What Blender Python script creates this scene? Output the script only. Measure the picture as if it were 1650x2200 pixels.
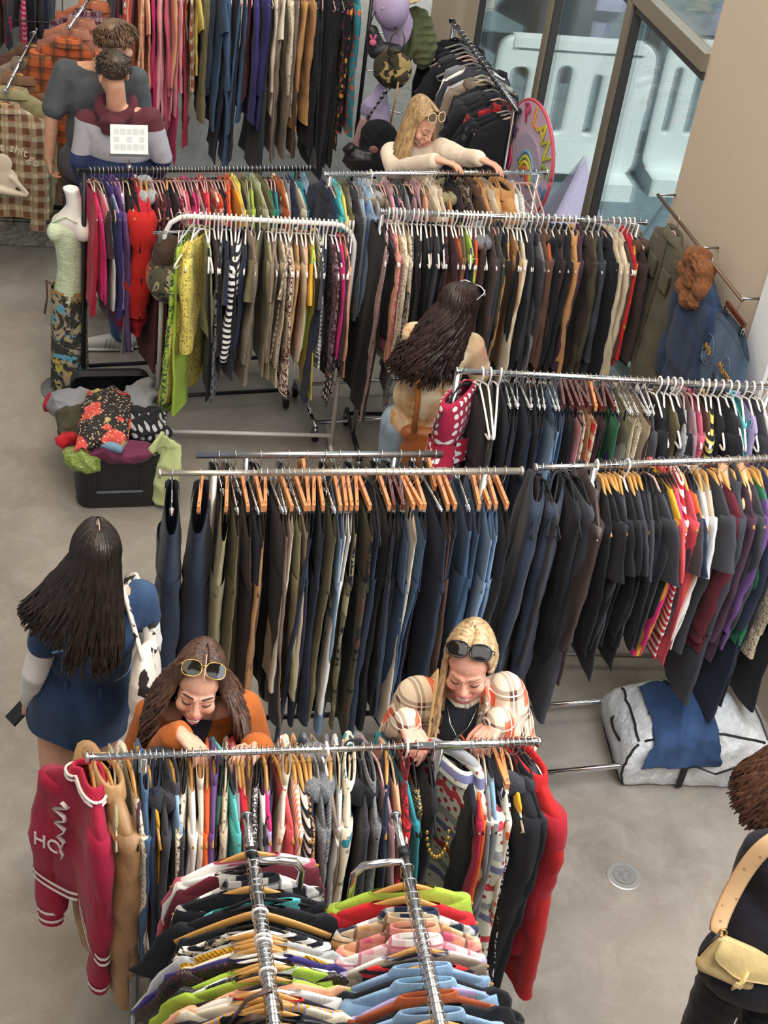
import bpy, math, random
import numpy as np
from mathutils import Vector, Matrix, Euler

for _o in list(bpy.data.objects):
    bpy.data.objects.remove(_o)
SC = bpy.context.scene
COL = SC.collection
RNG = random.Random(11)
NR = np.random.RandomState(5)

# ------------------------------------------------------------------ camera
FPX, PITCH, ROLL, CAMH = 3200.0, math.radians(36.5), math.radians(8.7), 4.7
_fw = np.array([0, math.cos(PITCH), -math.sin(PITCH)])
_r0 = np.array([1.0, 0, 0])
_u0 = np.cross(_r0, _fw)
_rt = math.cos(ROLL) * _r0 + math.sin(ROLL) * _u0
_up = -(math.sin(ROLL) * _r0 - math.cos(ROLL) * _u0)
_C = np.array([0, 0, CAMH])


def _ray(x, y):
    return _fw + _rt * (x - 825) / FPX - _up * (y - 1100) / FPX


def at(x, y, z):
    d = _ray(x, y)
    return _C + d * ((z - CAMH) / d[2])


def atY(x, y, Y):
    d = _ray(x, y)
    return _C + d * (Y / d[1])


def onplane(x, y, p0, n):
    d = _ray(x, y)
    return _C + d * (np.dot(np.array(p0) - _C, n) / np.dot(d, n))


cam_d = bpy.data.cameras.new('camera')
cam = bpy.data.objects.new('camera', cam_d)
COL.objects.link(cam)
M = Matrix(((_rt[0], _up[0], -_fw[0], 0), (_rt[1], _up[1], -_fw[1], 0), (_rt[2], _up[2], -_fw[2], CAMH), (0, 0, 0, 1)))
cam.matrix_world = M
cam_d.sensor_fit = 'VERTICAL'
cam_d.sensor_height = 36.0
cam_d.lens = FPX / 2200 * 36.0
cam_d.clip_end = 200
SC.camera = cam

# ------------------------------------------------------------------ light, world, exposure
SC.view_settings.view_transform = 'Standard'
SC.view_settings.look = 'None'
SC.view_settings.gamma = 1.0
SC.view_settings.use_curve_mapping = False
SC.view_settings.exposure = -0.8
SC.cycles.max_bounces = 6
SC.cycles.transparent_max_bounces = 12
SC.cycles.use_denoising = True
W = bpy.data.worlds.new('sky_world')
SC.world = W
W.use_nodes = True
bg = W.node_tree.nodes['Background']
bg.inputs[0].default_value = (0.86, 0.93, 1.0, 1)
bg.inputs[1].default_value = 0.6


def area(name, loc, target, sx, sy, power, col):
    l = bpy.data.lights.new(name, 'AREA')
    l.shape = 'RECTANGLE'
    l.size, l.size_y = sx, sy
    l.energy = power
    l.color = col
    o = bpy.data.objects.new(name, l)
    COL.objects.link(o)
    o.location = loc
    d = Vector(target) - Vector(loc)
    o.rotation_euler = d.to_track_quat('-Z', 'Y').to_euler()
    return o


area('ceiling_lamp_panel', (-1.5, 4.0, 6.7), (-1.2, 4.6, 0), 3.0, 5.0, 400, (1.0, 0.81, 0.60))
area('ceiling_lamp_panel', (0.6, 1.0, 6.7), (0.3, 4.5, 0), 4.0, 3.0, 330, (1.0, 0.95, 0.9))
area('ceiling_lamp_panel', (-1.2, 7.2, 6.7), (-1.0, 8.2, 0), 3.0, 2.5, 250, (1.0, 0.93, 0.84))
area('window_and_fill_daylight', (1.75, 9.3, 4.0), (-0.6, 6.2, 0.6), 3.5, 3.0, 260, (0.84, 0.93, 1.0))
area('window_and_fill_daylight', (2.25, 3.4, 3.2), (0.4, 3.6, 0.2), 2.6, 2.6, 380, (0.88, 0.94, 1.0))  # added cool fill just inside the solid right wall, no window there
sun_d = bpy.data.lights.new('sun', 'SUN')
sun_d.energy = 17.0
sun_d.angle = math.radians(2)
sun_d.color = (1.0, 0.96, 0.9)
sun = bpy.data.objects.new('sun', sun_d)
COL.objects.link(sun)
sun.rotation_euler = Vector((-0.35, 0.62, -0.8)).to_track_quat('-Z', 'Y').to_euler()


# ------------------------------------------------------------------ mesh builder
class MB:
    def __init__(s):
        s.v, s.f, s.n = [], [], 0

    def add(s, V, F):
        V = np.asarray(V, float)
        s.v.append(V)
        n = s.n
        s.f.extend([tuple(i + n for i in f) for f in F])
        s.n += len(V)
        return s

    def grid(s, R, closed=True, cap0=False, cap1=False):
        """R: rows x n x 3"""
        R = np.asarray(R, float)
        k, n = R.shape[:2]
        F = []
        for i in range(k - 1):
            for j in range(n if closed else n - 1):
                a, b = i * n + j, i * n + (j + 1) % n
                F.append((a, b, b + n, a + n))
        if cap0:
            F.append(tuple(range(n - 1, -1, -1)))
        if cap1:
            F.append(tuple((k - 1) * n + j for j in range(n)))
        return s.add(R.reshape(-1, 3), F)

    def box(s, c, d, R=None):
        V = np.array([[x, y, z] for x in (-.5, .5) for y in (-.5, .5) for z in (-.5, .5)]) * np.array(d)
        if R is not None:
            V = V @ np.array(R).T
        V = V + np.array(c)
        return s.add(V, [(0, 1, 3, 2), (4, 6, 7, 5), (0, 4, 5, 1), (2, 3, 7, 6), (0, 2, 6, 4), (1, 5, 7, 3)])

    def tube(s, P, r, n=8, caps=True, flat=1.0, upv=(0, 0, 1)):
        P = np.asarray(P, float)
        k = len(P)
        r = np.broadcast_to(np.asarray(r, float), (k,))
        T = np.gradient(P, axis=0)
        T /= np.linalg.norm(T, axis=1)[:, None] + 1e-12
        ref = np.array(upv, float)
        if abs(np.dot(T[0], ref)) > .9:
            ref = np.array([1.0, 0, 0]) if abs(T[0][0]) < .9 else np.array([0, 1.0, 0])
        a = np.cross(T[0], ref)
        a /= np.linalg.norm(a)
        R = []
        th = np.linspace(0, 2 * np.pi, n, endpoint=False)
        for i in range(k):
            a = a - T[i] * np.dot(a, T[i])
            a /= np.linalg.norm(a) + 1e-12
            b = np.cross(T[i], a)
            R.append(P[i] + r[i] * (np.cos(th)[:, None] * a + flat * np.sin(th)[:, None] * b))
        return s.grid(R, True, caps, caps)

    def cone(s, p0, r0, p1, r1, n=14):
        """round cone"""
        p0, p1 = np.array(p0, float), np.array(p1, float)
        d = p1 - p0
        L = np.linalg.norm(d) + 1e-9
        d /= L
        P, r = [], []
        for a in (80, 60, 35, 12):
            P.append(p0 - d * r0 * math.sin(math.radians(a))); r.append(r0 * math.cos(math.radians(a)))
        P.append(p0 * .5 + p1 * .5); r.append((r0 + r1) / 2)
        for a in (12, 35, 60, 80):
            P.append(p1 + d * r1 * math.sin(math.radians(a))); r.append(r1 * math.cos(math.radians(a)))
        return s.tube(P, r, n)

    def ell(s, c, r, R=None, n=16, k=10):
        th = np.linspace(0.03, np.pi - .03, k)
        ph = np.linspace(0, 2 * np.pi, n, endpoint=False)
        V = np.stack([np.sin(th)[:, None] * np.cos(ph), np.sin(th)[:, None] * np.sin(ph), np.cos(th)[:, None] * np.ones(n)], -1)
        V = V * np.array(r)
        if R is not None:
            V = V @ np.array(R).T
        return s.grid(V + np.array(c), True, True, True)

    def lathe(s, prof, n=20, c=(0, 0, 0), cap=True):
        ph = np.linspace(0, 2 * np.pi, n, endpoint=False)
        R = [np.stack([r * np.cos(ph), r * np.sin(ph), np.full(n, z)], -1) + np.array(c) for r, z in prof]
        return s.grid(R, True, cap, cap)

    def mesh(s, name, smooth=True):
        me = bpy.data.meshes.new(name)
        V = np.concatenate(s.v) if s.v else np.zeros((0, 3))
        me.from_pydata(V.tolist(), [], s.f)
        me.update()
        if smooth:
            me.polygons.foreach_set('use_smooth', [True] * len(me.polygons))
        return me

    def build(s, name, mat, parent=None, loc=None, smooth=True):
        return link(name, s.mesh(name, smooth), mat, parent, loc)


def link(name, me, mat, parent=None, loc=None):
    o = bpy.data.objects.new(name, me)
    COL.objects.link(o)
    if mat is not None:
        if not me.materials:
            me.materials.append(mat)
        o.material_slots[0].link = 'OBJECT'
        o.material_slots[0].material = mat
    if parent is not None:
        o.parent = parent
    if loc is not None:
        o.location = loc
    return o


def empty(name, loc=(0, 0, 0), rz=0.0):
    o = bpy.data.objects.new(name, None)
    COL.objects.link(o)
    o.location = loc
    o.rotation_euler = (0, 0, rz)
    o.empty_display_size = 0.05
    return o


def tag(o, label, cat, group=None):
    o['label'] = label
    o['category'] = cat
    if group:
        o['group'] = group
    return o


def thing(name, label, cat, loc=(0, 0, 0), rz=0.0, group=None):
    return tag(empty(name, loc, rz), label, cat, group)


def struct(o):
    o['kind'] = 'structure'
    return o


def remesh(mb, voxel, smooth=2, noise=0.0, nf=9.0, base=None):
    """union of closed shapes -> one continuous skin"""
    me = mb.mesh('tmp', False)
    o = bpy.data.objects.new('tmp', me)
    COL.objects.link(o)
    m = o.modifiers.new('r', 'REMESH')
    m.mode = 'VOXEL'
    m.voxel_size = voxel
    m.use_smooth_shade = True
    if smooth:
        q = o.modifiers.new('s', 'SMOOTH')
        q.factor = .5
        q.iterations = smooth
    dg = bpy.context.evaluated_depsgraph_get()
    dg.update()
    out = bpy.data.meshes.new_from_object(o.evaluated_get(dg))
    bpy.data.objects.remove(o)
    bpy.data.meshes.remove(me)
    n = len(out.vertices)
    co = np.empty(n * 3)
    out.vertices.foreach_get('co', co)
    co = co.reshape(-1, 3)
    if noise:
        no = np.empty(n * 3)
        out.vertices.foreach_get('normal', no)
        no = no.reshape(-1, 3)
        a = np.zeros(n)
        rs = np.random.RandomState(n % 997)
        for q in range(5):
            k = rs.normal(size=3)
            k /= np.linalg.norm(k)
            w = rs.normal(size=3)
            f = nf * (1.3 + .9 * q)
            ph = f * (co @ k) + 1.6 * np.sin(nf * 1.1 * (co @ w) + rs.uniform(0, 6)) + rs.uniform(0, 6)
            a += (1 - 2 * np.abs(np.sin(ph)) ** .7) * (.75 if q else 1) / (1 + .45 * q) * (.5 + .5 * np.sin(nf * .6 * (co @ w[::-1]) + q))
        co = co + no * (a * noise)[:, None]
    if base is not None:
        co = co - np.array(base)
    out.vertices.foreach_set('co', co.ravel())
    out.polygons.foreach_set('use_smooth', [True] * len(out.polygons))
    out.update()
    return out


# ------------------------------------------------------------------ materials
def lin(h):
    if isinstance(h, tuple):
        return h
    c = [int(h[i:i + 2], 16) / 255 for i in (0, 2, 4)]
    return tuple(((x + .055) / 1.055) ** 2.4 if x > .04045 else x / 12.92 for x in c) + (1.0,)


_MC = {}


class NT:
    def __init__(s, name):
        s.m = bpy.data.materials.new(name)
        s.m.use_nodes = True
        s.t = s.m.node_tree
        s.b = s.t.nodes['Principled BSDF']

    def n(s, typ, **kw):
        x = s.t.nodes.new(typ)
        for k, v in kw.items():
            setattr(x, k, v)
        return x

    def l(s, a, b):
        s.t.links.new(a, b)

    def val(s, sock, v):
        if hasattr(v, 'is_linked') or hasattr(v, 'node'):
            s.l(v, sock)
        else:
            sock.default_value = v

    def math(s, op, a, b=0.0, c=0.0):
        x = s.n('ShaderNodeMath', operation=op)
        s.val(x.inputs[0], a); s.val(x.inputs[1], b); s.val(x.inputs[2], c)
        return x.outputs[0]

    def mix(s, f, a, b, mode='MIX'):
        x = s.n('ShaderNodeMix', data_type='RGBA', blend_type=mode)
        s.val(x.inputs[0], f); s.val(x.inputs[6], a); s.val(x.inputs[7], b)
        return x.outputs[2]

    def coord(s, kind='Object', scale=(1, 1, 1), rot=(0, 0, 0)):
        c = s.n('ShaderNodeTexCoord')
        mp = s.n('ShaderNodeMapping')
        mp.inputs['Scale'].default_value = scale
        mp.inputs['Rotation'].default_value = rot
        s.l(c.outputs[kind], mp.inputs[0])
        return mp.outputs[0]

    def noise(s, vec, scale, detail=3, rough=.55, dist=0.0):
        x = s.n('ShaderNodeTexNoise')
        s.l(vec, x.inputs['Vector'])
        x.inputs['Scale'].default_value = scale
        x.inputs['Detail'].default_value = detail
        x.inputs['Roughness'].default_value = rough
        x.inputs['Distortion'].default_value = dist
        return x.outputs['Fac']

    def voro(s, vec, scale, feature='F1', out='Distance', rand=1.0):
        x = s.n('ShaderNodeTexVoronoi', feature=feature)
        s.l(vec, x.inputs['Vector'])
        x.inputs['Scale'].default_value = scale
        x.inputs['Randomness'].default_value = rand
        return x.outputs[out]

    def step(s, v, e0, e1):
        x = s.n('ShaderNodeMapRange')
        s.val(x.inputs[0], v)
        x.inputs[1].default_value = e0
        x.inputs[2].default_value = e1
        return x.outputs[0]

    def sep(s, vec):
        x = s.n('ShaderNodeSeparateXYZ')
        s.l(vec, x.inputs[0])
        return x.outputs

    def bump(s, h, strength=.3, dist=.01):
        x = s.n('ShaderNodeBump')
        x.inputs['Strength'].default_value = strength
        x.inputs['Distance'].default_value = dist
        s.l(h, x.inputs['Height'])
        s.l(x.outputs[0], s.b.inputs['Normal'])


def plain(name, col, rough=.5, metal=0.0, spec=.5, coat=0.0):
    k = ('plain', name)
    if k in _MC:
        return _MC[k]
    t = NT(name)
    t.b.inputs['Base Color'].default_value = lin(col)
    t.b.inputs['Roughness'].default_value = rough
    t.b.inputs['Metallic'].default_value = metal
    t.b.inputs['Specular IOR Level'].default_value = spec
    t.b.inputs['Coat Weight'].default_value = coat
    n = t.noise(t.coord(), 14, 3)
    t.l(t.mix(t.math('MULTIPLY', n, .25), lin(col), tuple(x * .75 for x in lin(col)[:3]) + (1,)), t.b.inputs['Base Color'])
    _MC[k] = t.m
    return t.m


CHROME = plain('chrome', 'd8dadc', .16, 1.0)
STEEL = plain('brushed_steel', 'a9acb0', .3, 1.0)
BLACKM = plain('black_paint', '17181b', .4)
WHITEM = plain('white_paint', 'efece6', .4)
RUBBER = plain('black_rubber', '151517', .6)

PAL = dict(black='1b1c22', navy='232b42', charcoal='3b3c43', grey='7f8186', lightgrey='b4b5b6', denim='3d5878', lightdenim='7f9bb8', darkdenim='252f42',
           white='ece9e4', cream='e2d6bf', beige='c3b299', tan='b58b5c', brown='5a4034', darkbrown='3a2c29', rust='a4542f', orange='dc5f2a', red='c0242b',
           crimson='a81f3d', maroon='5e1f2c', burgundy='48222d', pink='dd9aa4', hotpink='cf2f74', rose='bf5a70', mauve='a2808a', lilac='a99cc4', purple='68487f',
           violet='3c3474', plum='47303f', olive='6a6448', khaki='97906e', lime='a3bf45', green='2f7a55', darkgreen='27473c', teal='2b8290', turquoise='58b9b8',
           mustard='d9a32a', yellow='d9c765', camel='b98a58', taupe='857668', peach='e0a583', coral='d4525a', silver='a8adb4', sage='a8ad8e', gold='c49a3f',
           lavender='b7a9d8', skyblue='86a9c6', chocolate='6d432f', darkolive='4a4836')
NICE = dict(lightgrey='light grey', lightdenim='light denim', darkdenim='dark denim', darkbrown='dark brown', hotpink='hot pink', darkgreen='dark green', skyblue='sky blue', darkolive='dark olive')
PATN = dict(P='', S='striped', V='pinstriped', K='plaid', F='floral', C='camouflage', D='dotted', L='leopard print', Z='zebra print', N='chunky knit', U='fluffy', E='leather', J='', B='gingham', A='lace', Q='sequinned', T='tie-dye', G='paisley')


def fabric(pat, c1, c2='cream', c3=None):
    key = ('fab', pat, c1, c2, c3)
    if key in _MC:
        return _MC[key]
    A, B = lin(PAL.get(c1, c1)), lin(PAL.get(c2, c2))
    D = lin(PAL.get(c3, c3)) if c3 else tuple(x * .35 for x in A[:3]) + (1,)
    t = NT('fabric_%s_%s_%s' % (pat, c1, c2))
    vec = t.coord()
    x, y, z = t.sep(vec)
    col = None
    rough, bs, h = .85, .35, None
    soft = t.noise(vec, 7, 4)
    if pat in 'PJ':
        if pat == 'J':   # washed denim
            w = t.step(t.noise(t.coord(scale=(6, 6, 1.2)), 2.2, 4), .3, .75)
            col = t.mix(w, tuple(q * .72 for q in A[:3]) + (1,), tuple(min(1, q * 1.45 + .01) for q in A[:3]) + (1,))
            h = t.noise(t.coord(scale=(1, 1, .25)), 240, 2)
            bs = .4
        else:
            col = t.mix(t.step(soft, .3, .7), tuple(q * .82 for q in A[:3]) + (1,), tuple(min(1, q * 1.12) for q in A[:3]) + (1,))
            h = t.noise(t.coord(scale=(3, 3, .6)), 9, 4)
            bs = .55
    elif pat in 'SV':
        f = 30.0 if pat == 'S' else 60
        src = z if pat == 'S' else x
        w = t.math('FRACT', t.math('MULTIPLY', t.math('ADD', src, t.math('MULTIPLY', soft, .02)), f))
        col = t.mix(t.step(w, .5, .56), A, B)
    elif pat == 'Z':
        w = t.math('SINE', t.math('MULTIPLY', t.math('ADD', z, t.math('MULTIPLY', t.noise(vec, 14, 2), .12)), 190))
        col = t.mix(t.step(w, -.1, .1), A, B)
    elif pat in 'KB':
        f = 13.0 if pat == 'K' else 40.0
        cx = t.step(t.math('FRACT', t.math('MULTIPLY', t.math('ADD', x, t.math('MULTIPLY', y, .6)), f)), .48, .54)
        cz = t.step(t.math('FRACT', t.math('MULTIPLY', z, f)), .48, .54)
        lx = t.math('GREATER_THAN', t.math('FRACT', t.math('MULTIPLY', x, f)), .88)
        lz = t.math('GREATER_THAN', t.math('FRACT', t.math('MULTIPLY', z, f)), .88)
        col = t.mix(t.math('MULTIPLY', t.math('ADD', cx, cz), .5), A, B)
        if pat == 'K':
            col = t.mix(t.math('MULTIPLY', t.math('MAXIMUM', lx, lz), .75), col, D)
    elif pat == 'F':
        d1 = t.voro(t.coord(scale=(1, 1, 1)), 22)
        d2 = t.voro(t.coord(scale=(1.3, 1, 1.1), rot=(.4, .3, .8)), 31)
        n = t.noise(vec, 40, 2)
        col = t.mix(t.step(t.math('ADD', d1, t.math('MULTIPLY', n, .3)), .52, .46), A, B)
        col = t.mix(t.step(t.math('ADD', d2, t.math('MULTIPLY', n, .3)), .42, .37), col, D)
    elif pat == 'G':
        n = t.noise(vec, 26, 3, .6, 2.2)
        col = t.mix(t.step(n, .48, .53), A, B)
        col = t.mix(t.step(t.noise(vec, 60, 2, .5, 1.0), .6, .64), col, D)
    elif pat == 'C':
        n = t.noise(vec, 11, 2, .5, .8)
        m = t.noise(t.coord(rot=(1, .5, .2)), 13, 2, .5, .8)
        col = t.mix(t.step(n, .5, .52), A, B)
        col = t.mix(t.step(m, .56, .58), col, D)
    elif pat == 'T':
        n = t.noise(vec, 6, 3, .6, 1.0)
        m = t.noise(t.coord(rot=(1, .5, .2)), 5, 3, .6, 1.0)
        col = t.mix(t.step(n, .4, .65), A, B)
        col = t.mix(t.step(m, .5, .75), col, D)
    elif pat == 'D':
        cv = t.n('ShaderNodeCombineXYZ')
        t.l(t.math('ADD', x, t.math('MULTIPLY', y, .7)), cv.inputs[0]); t.l(z, cv.inputs[1])
        vn = t.n('ShaderNodeTexVoronoi', voronoi_dimensions='2D')
        t.l(cv.outputs[0], vn.inputs['Vector'])
        vn.inputs['Scale'].default_value = 24
        vn.inputs['Randomness'].default_value = .25
        col = t.mix(t.step(vn.outputs['Distance'], .31, .28), A, B)
    elif pat == 'L':
        d = t.voro(vec, 48)
        r = t.math('MULTIPLY', t.math('GREATER_THAN', d, .28), t.math('LESS_THAN', d, .52))
        col = t.mix(r, A, D if c3 else lin('2a211d'))
    elif pat == 'N':
        w = t.math('SINE', t.math('MULTIPLY', t.math('ADD', x, y), 420))
        w2 = t.math('SINE', t.math('MULTIPLY', z, 330))
        h = t.math('MULTIPLY', w, w2)
        bs = .8
        col = t.mix(t.step(h, -.6, .6), tuple(q * .6 for q in A[:3]) + (1,), A)
    elif pat == 'U':
        h = t.noise(vec, 130, 4, .7)
        bs = 1.0
        col = t.mix(t.step(h, .3, .7), tuple(q * .35 for q in A[:3]) + (1,), tuple(min(1, q * 1.3) for q in A[:3]) + (1,))
        rough = 1
    elif pat == 'E':
        h = t.noise(vec, 18, 5, .6, .6)
        rough = .42
        col = t.mix(t.step(soft, .35, .65), tuple(q * .7 for q in A[:3]) + (1,), A)
    elif pat == 'A':
        d = t.voro(vec, 70, rand=.6)
        col = t.mix(t.step(d, .45, .2), A, tuple(q * .3 for q in A[:3]) + (1,))
        h = d
        bs = .6
    elif pat == 'Q':
        d = t.voro(vec, 150)
        rough = .25
        col = t.mix(t.step(d, .2, .5), B, A)
        h = d
    oi = t.n('ShaderNodeObjectInfo')
    hv = t.n('ShaderNodeHueSaturation')
    t.l(t.math('MULTIPLY_ADD', oi.outputs['Random'], .3, .82), hv.inputs['Value'])
    t.l(t.math('MULTIPLY_ADD', oi.outputs['Random'], .008, .496), hv.inputs['Hue'])
    t.l(col, hv.inputs['Color'])
    t.l(hv.outputs[0], t.b.inputs['Base Color'])
    t.b.inputs['Roughness'].default_value = rough
    t.b.inputs['Specular IOR Level'].default_value = .25 if rough > .5 else .5
    t.b.inputs['Sheen Weight'].default_value = .08
    if h is None:
        h = t.noise(t.coord(scale=(3, 3, .6)), 9, 4)
    t.bump(h, bs, .012 if pat in 'PSVKFGCTDLZBE' else .004)
    _MC[key] = t.m
    return t.m
# ------------------------------------------------------------------ hangers
def hz(u):
    return -.070 - .105 * (abs(u) / .215) ** 1.2


HMAT = dict(w=plain('varnished_wood', 'cb9752', .35, coat=.3), p=plain('white_plastic', 'f0ebe6', .3), k=plain('black_velvet', '1c1b1d', .8),
            r=plain('pink_velvet', 'd9aea6', .7), c=plain('cream_velvet', 'cdbfa6', .7), g=plain('grey_velvet', '8f8b88', .7),
            b=plain('brown_wood', '5a2a22', .35, coat=.3), o=plain('orange_wood', 'd08a55', .4, coat=.2), m=CHROME, t=plain('clear_plastic', 'dcd9d6', .15))
HNAME = dict(w=('wooden_hanger', 'wooden hanger'), p=('plastic_hanger', 'white plastic hanger'), k=('velvet_hanger', 'black slim hanger'), r=('velvet_hanger', 'pink velvet hanger'),
             c=('velvet_hanger', 'cream slim hanger'), g=('velvet_hanger', 'grey slim hanger'), b=('clip_hanger', 'dark wooden clip hanger'), o=('clip_hanger', 'orange wooden clip hanger'),
             m=('clip_hanger', 'metal clip hanger'), t=('clip_hanger', 'clear clip hanger'))


def hook_mesh(r=.0016, R=.0195, low=-.072):
    P = [(0, 0, low), (0, 0, low * .75), (.004, 0, -.045), (.0155, 0, -.03)]
    for a in range(-35, 216, 25):
        P.append((R * math.cos(math.radians(a)), 0, R * math.sin(math.radians(a))))
    return MB().tube(P, r, 6).mesh('hook')


_U = np.linspace(-.215, .215, 17)
_hm = {}
_hm['hook'] = hook_mesh()
_hm['hookp'] = hook_mesh(.0042, .021, -.08)
_hm['w'] = MB().tube([(u, 0, hz(u) - .004) for u in _U], [.0048 + .0022 * (1 - abs(u) / .215) for u in _U], 10, flat=2.5).mesh('arm')
_hm['v'] = MB().tube([(u, 0, hz(u)) for u in _U], .0035, 8, flat=2.0).tube([(-.21, 0, hz(.21)), (-.2, 0, -.195), (0, 0, -.2), (.2, 0, -.195), (.21, 0, hz(.21))], .003, 6).mesh('arm')
_hm['p'] = MB().tube([(u, 0, hz(u)) for u in _U] + [(.222, 0, -.187), (.21, 0, -.197), (0, 0, -.2), (-.21, 0, -.197), (-.222, 0, -.187), (-.215, 0, hz(.215))], .0048, 8).mesh('arm')
_hm['b'] = MB().box((0, 0, -.083), (.215, .012, .026)).mesh('bar', False)
_hm['m'] = MB().tube([(-.13, 0, -.083), (.13, 0, -.083)], .003, 8).tube([(-.13, 0, -.092), (.13, 0, -.092)], .002, 6).mesh('bar')
_hm['clip'] = MB().box((0, .006, -.03), (.02, .003, .055)).box((0, -.006, -.03), (.02, .003, .055)).tube([(-.011, 0, -.014), (.011, 0, -.014)], .006, 8).tube([(0, 0, 0), (0, 0, .03)], .0022, 6).mesh('clip', False)
N_HANG = [0]


def make_hanger(kind, loc, rz, label, group, tilt=0.0):
    nm = HNAME[kind][0]
    h = thing(nm, label, 'hanger', loc, rz, group)
    h.rotation_euler = (tilt, 0, rz)
    m = HMAT[kind]
    if kind in 'bomt':
        link('bar', _hm['m' if kind in 'mt' else 'b'], m, h)
        link('hook', _hm['hook'], CHROME, h)
        for s in (-1, 1):
            link('clip', _hm['clip'], CHROME if kind != 't' else m, h, (s * .095, 0, -.088))
    elif kind == 'p':
        link('arm', _hm['p'], m, h)
        link('hook', _hm['hookp'], m, h)
    else:
        link('arm', _hm['w' if kind == 'w' else 'v'], m, h)
        link('hook', _hm['hook'], CHROME, h)
    return h


# ------------------------------------------------------------------ garments
def sup(a, e):
    return np.sign(a) * np.abs(a) ** e


def loft(rows, n, rnd, amp=.012, puff=0.0, nfold=1.0, droop=0.0):
    """rows: (cx, cz, hw, d, foldweight); flat folded cloth tube hanging down"""
    th = np.linspace(0, 2 * np.pi, n, endpoint=False)
    cx, sy = sup(np.cos(th), .8), sup(np.sin(th), .75)
    k1, k2, k3 = (nfold * rnd.uniform(12, 26) for _ in range(3))
    p = [rnd.uniform(0, 6.3) for _ in range(6)]
    e = [(rnd.uniform(8, 18), rnd.uniform(0, 6.3), rnd.uniform(20, 34), rnd.uniform(0, 6.3), rnd.uniform(40, 60), rnd.uniform(0, 6.3)) for _ in range(3)]

    def en(i, z):
        a = e[i]
        return .5 * math.sin(a[0] * z + a[1]) + .3 * math.sin(a[2] * z + a[3]) + .25 * math.sin(a[4] * z + a[5])
    R = []
    for i, (x0, z, hw, d, fwt) in enumerate(rows):
        q = hw * (1 + .022 * fwt * en(0, z))
        if puff:
            q *= 1 - .10 * (1 - abs(math.sin(z * 26)))
        x = x0 + q * cx
        dd = d * (1 + fwt * (.35 * np.sin(x * k3 + p[2] + z * 3) + .38 * en(1, z)))
        if puff:
            dd = dd * (1 + puff * abs(math.sin(z * 26)))
        y = dd * sy + fwt * amp * (np.sin(x * k1 + p[0] + z * 1.5) + .5 * np.sin(x * k2 * 1.7 + p[1] - z * 2) + .5 * math.sin(z * 5 + p[5]) + .45 * en(2, z) * cx)
        zz = np.full(n, z)
        if droop:
            zz = zz - droop * np.maximum(0, np.abs(x) - .095) * max(0, 1 - (rows[0][1] - z) / .3)
        R.append(np.stack([x, y, zz], -1))
    return R


def sleeve(side, L, r0, r1, d, rnd, out=.05, puff=0.0, z0=-.152, n=14):
    k = max(7, int(L / .045))
    t = np.linspace(0, 1, k)
    sw, sy2 = rnd.uniform(-.015, .015), rnd.uniform(-.01, .01)
    if L < .3:
        px = .15 + out * 1.5 * t
        pz = z0 - L * t
    else:
        px = .15 + out * np.sin(np.minimum(t * 2.1, 1.57)) - .025 * t ** 2 + sw * t
        pz = z0 - L * t
    th = np.linspace(0, 2 * np.pi, n, endpoint=False)
    ph = rnd.uniform(0, 6.3)
    f = rnd.uniform(28, 50)
    R = []
    for i in range(k):
        r = (r0 + (r1 - r0) * t[i] ** .8) * (.8 + .2 * min(1, t[i] * 6))
        w = 1 + .07 * math.sin(pz[i] * f + ph) * (t[i] > .1) + .06 * math.sin(pz[i] * f * 2.3 + 1)
        ds = d * (1 + .25 * math.sin(pz[i] * 21 + ph)) * (1 + (puff * abs(math.sin(pz[i] * 26)) if puff else 0))
        tx, tz = (px[min(i + 1, k - 1)] - px[max(i - 1, 0)]), (pz[min(i + 1, k - 1)] - pz[max(i - 1, 0)])
        ln = math.hypot(tx, tz)
        nx, nz = -tz / ln, tx / ln
        a = sup(np.cos(th), .9) * r * w
        y = ds * sup(np.sin(th), .85) + sy2 * t[i] + .004 * math.sin(pz[i] * 13 + ph)
        R.append(np.stack([side * (px[i] + a * nx), y, pz[i] + a * nz], -1))
    return R


KIND = dict(TS=('t_shirt', 't-shirt'), LS=('top', 'long-sleeved top'), SW=('jumper', 'jumper'), TN=('turtleneck', 'turtleneck jumper'), SH=('shirt', 'collared shirt'), JK=('jacket', 'jacket'),
            CT=('coat', 'long coat'), VS=('vest', 'sleeveless top'), TK=('tank_top', 'strappy top'), DR=('dress', 'sleeveless dress'), DL=('dress', 'long-sleeved dress'), HD=('hoodie', 'hooded top'),
            FJ=('jacket', 'fur-trimmed jacket'), PF=('jacket', 'puffer jacket'), SK=('skirt', 'skirt'), PT=('trousers', 'trousers'), JN=('jeans', 'jeans'), SR=('shorts', 'shorts'), OV=('dungarees', 'dungarees'))
CATS = dict(top='top', t_shirt='t-shirt', jumper='sweater', turtleneck='sweater', tank_top='top', vest='top')


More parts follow.
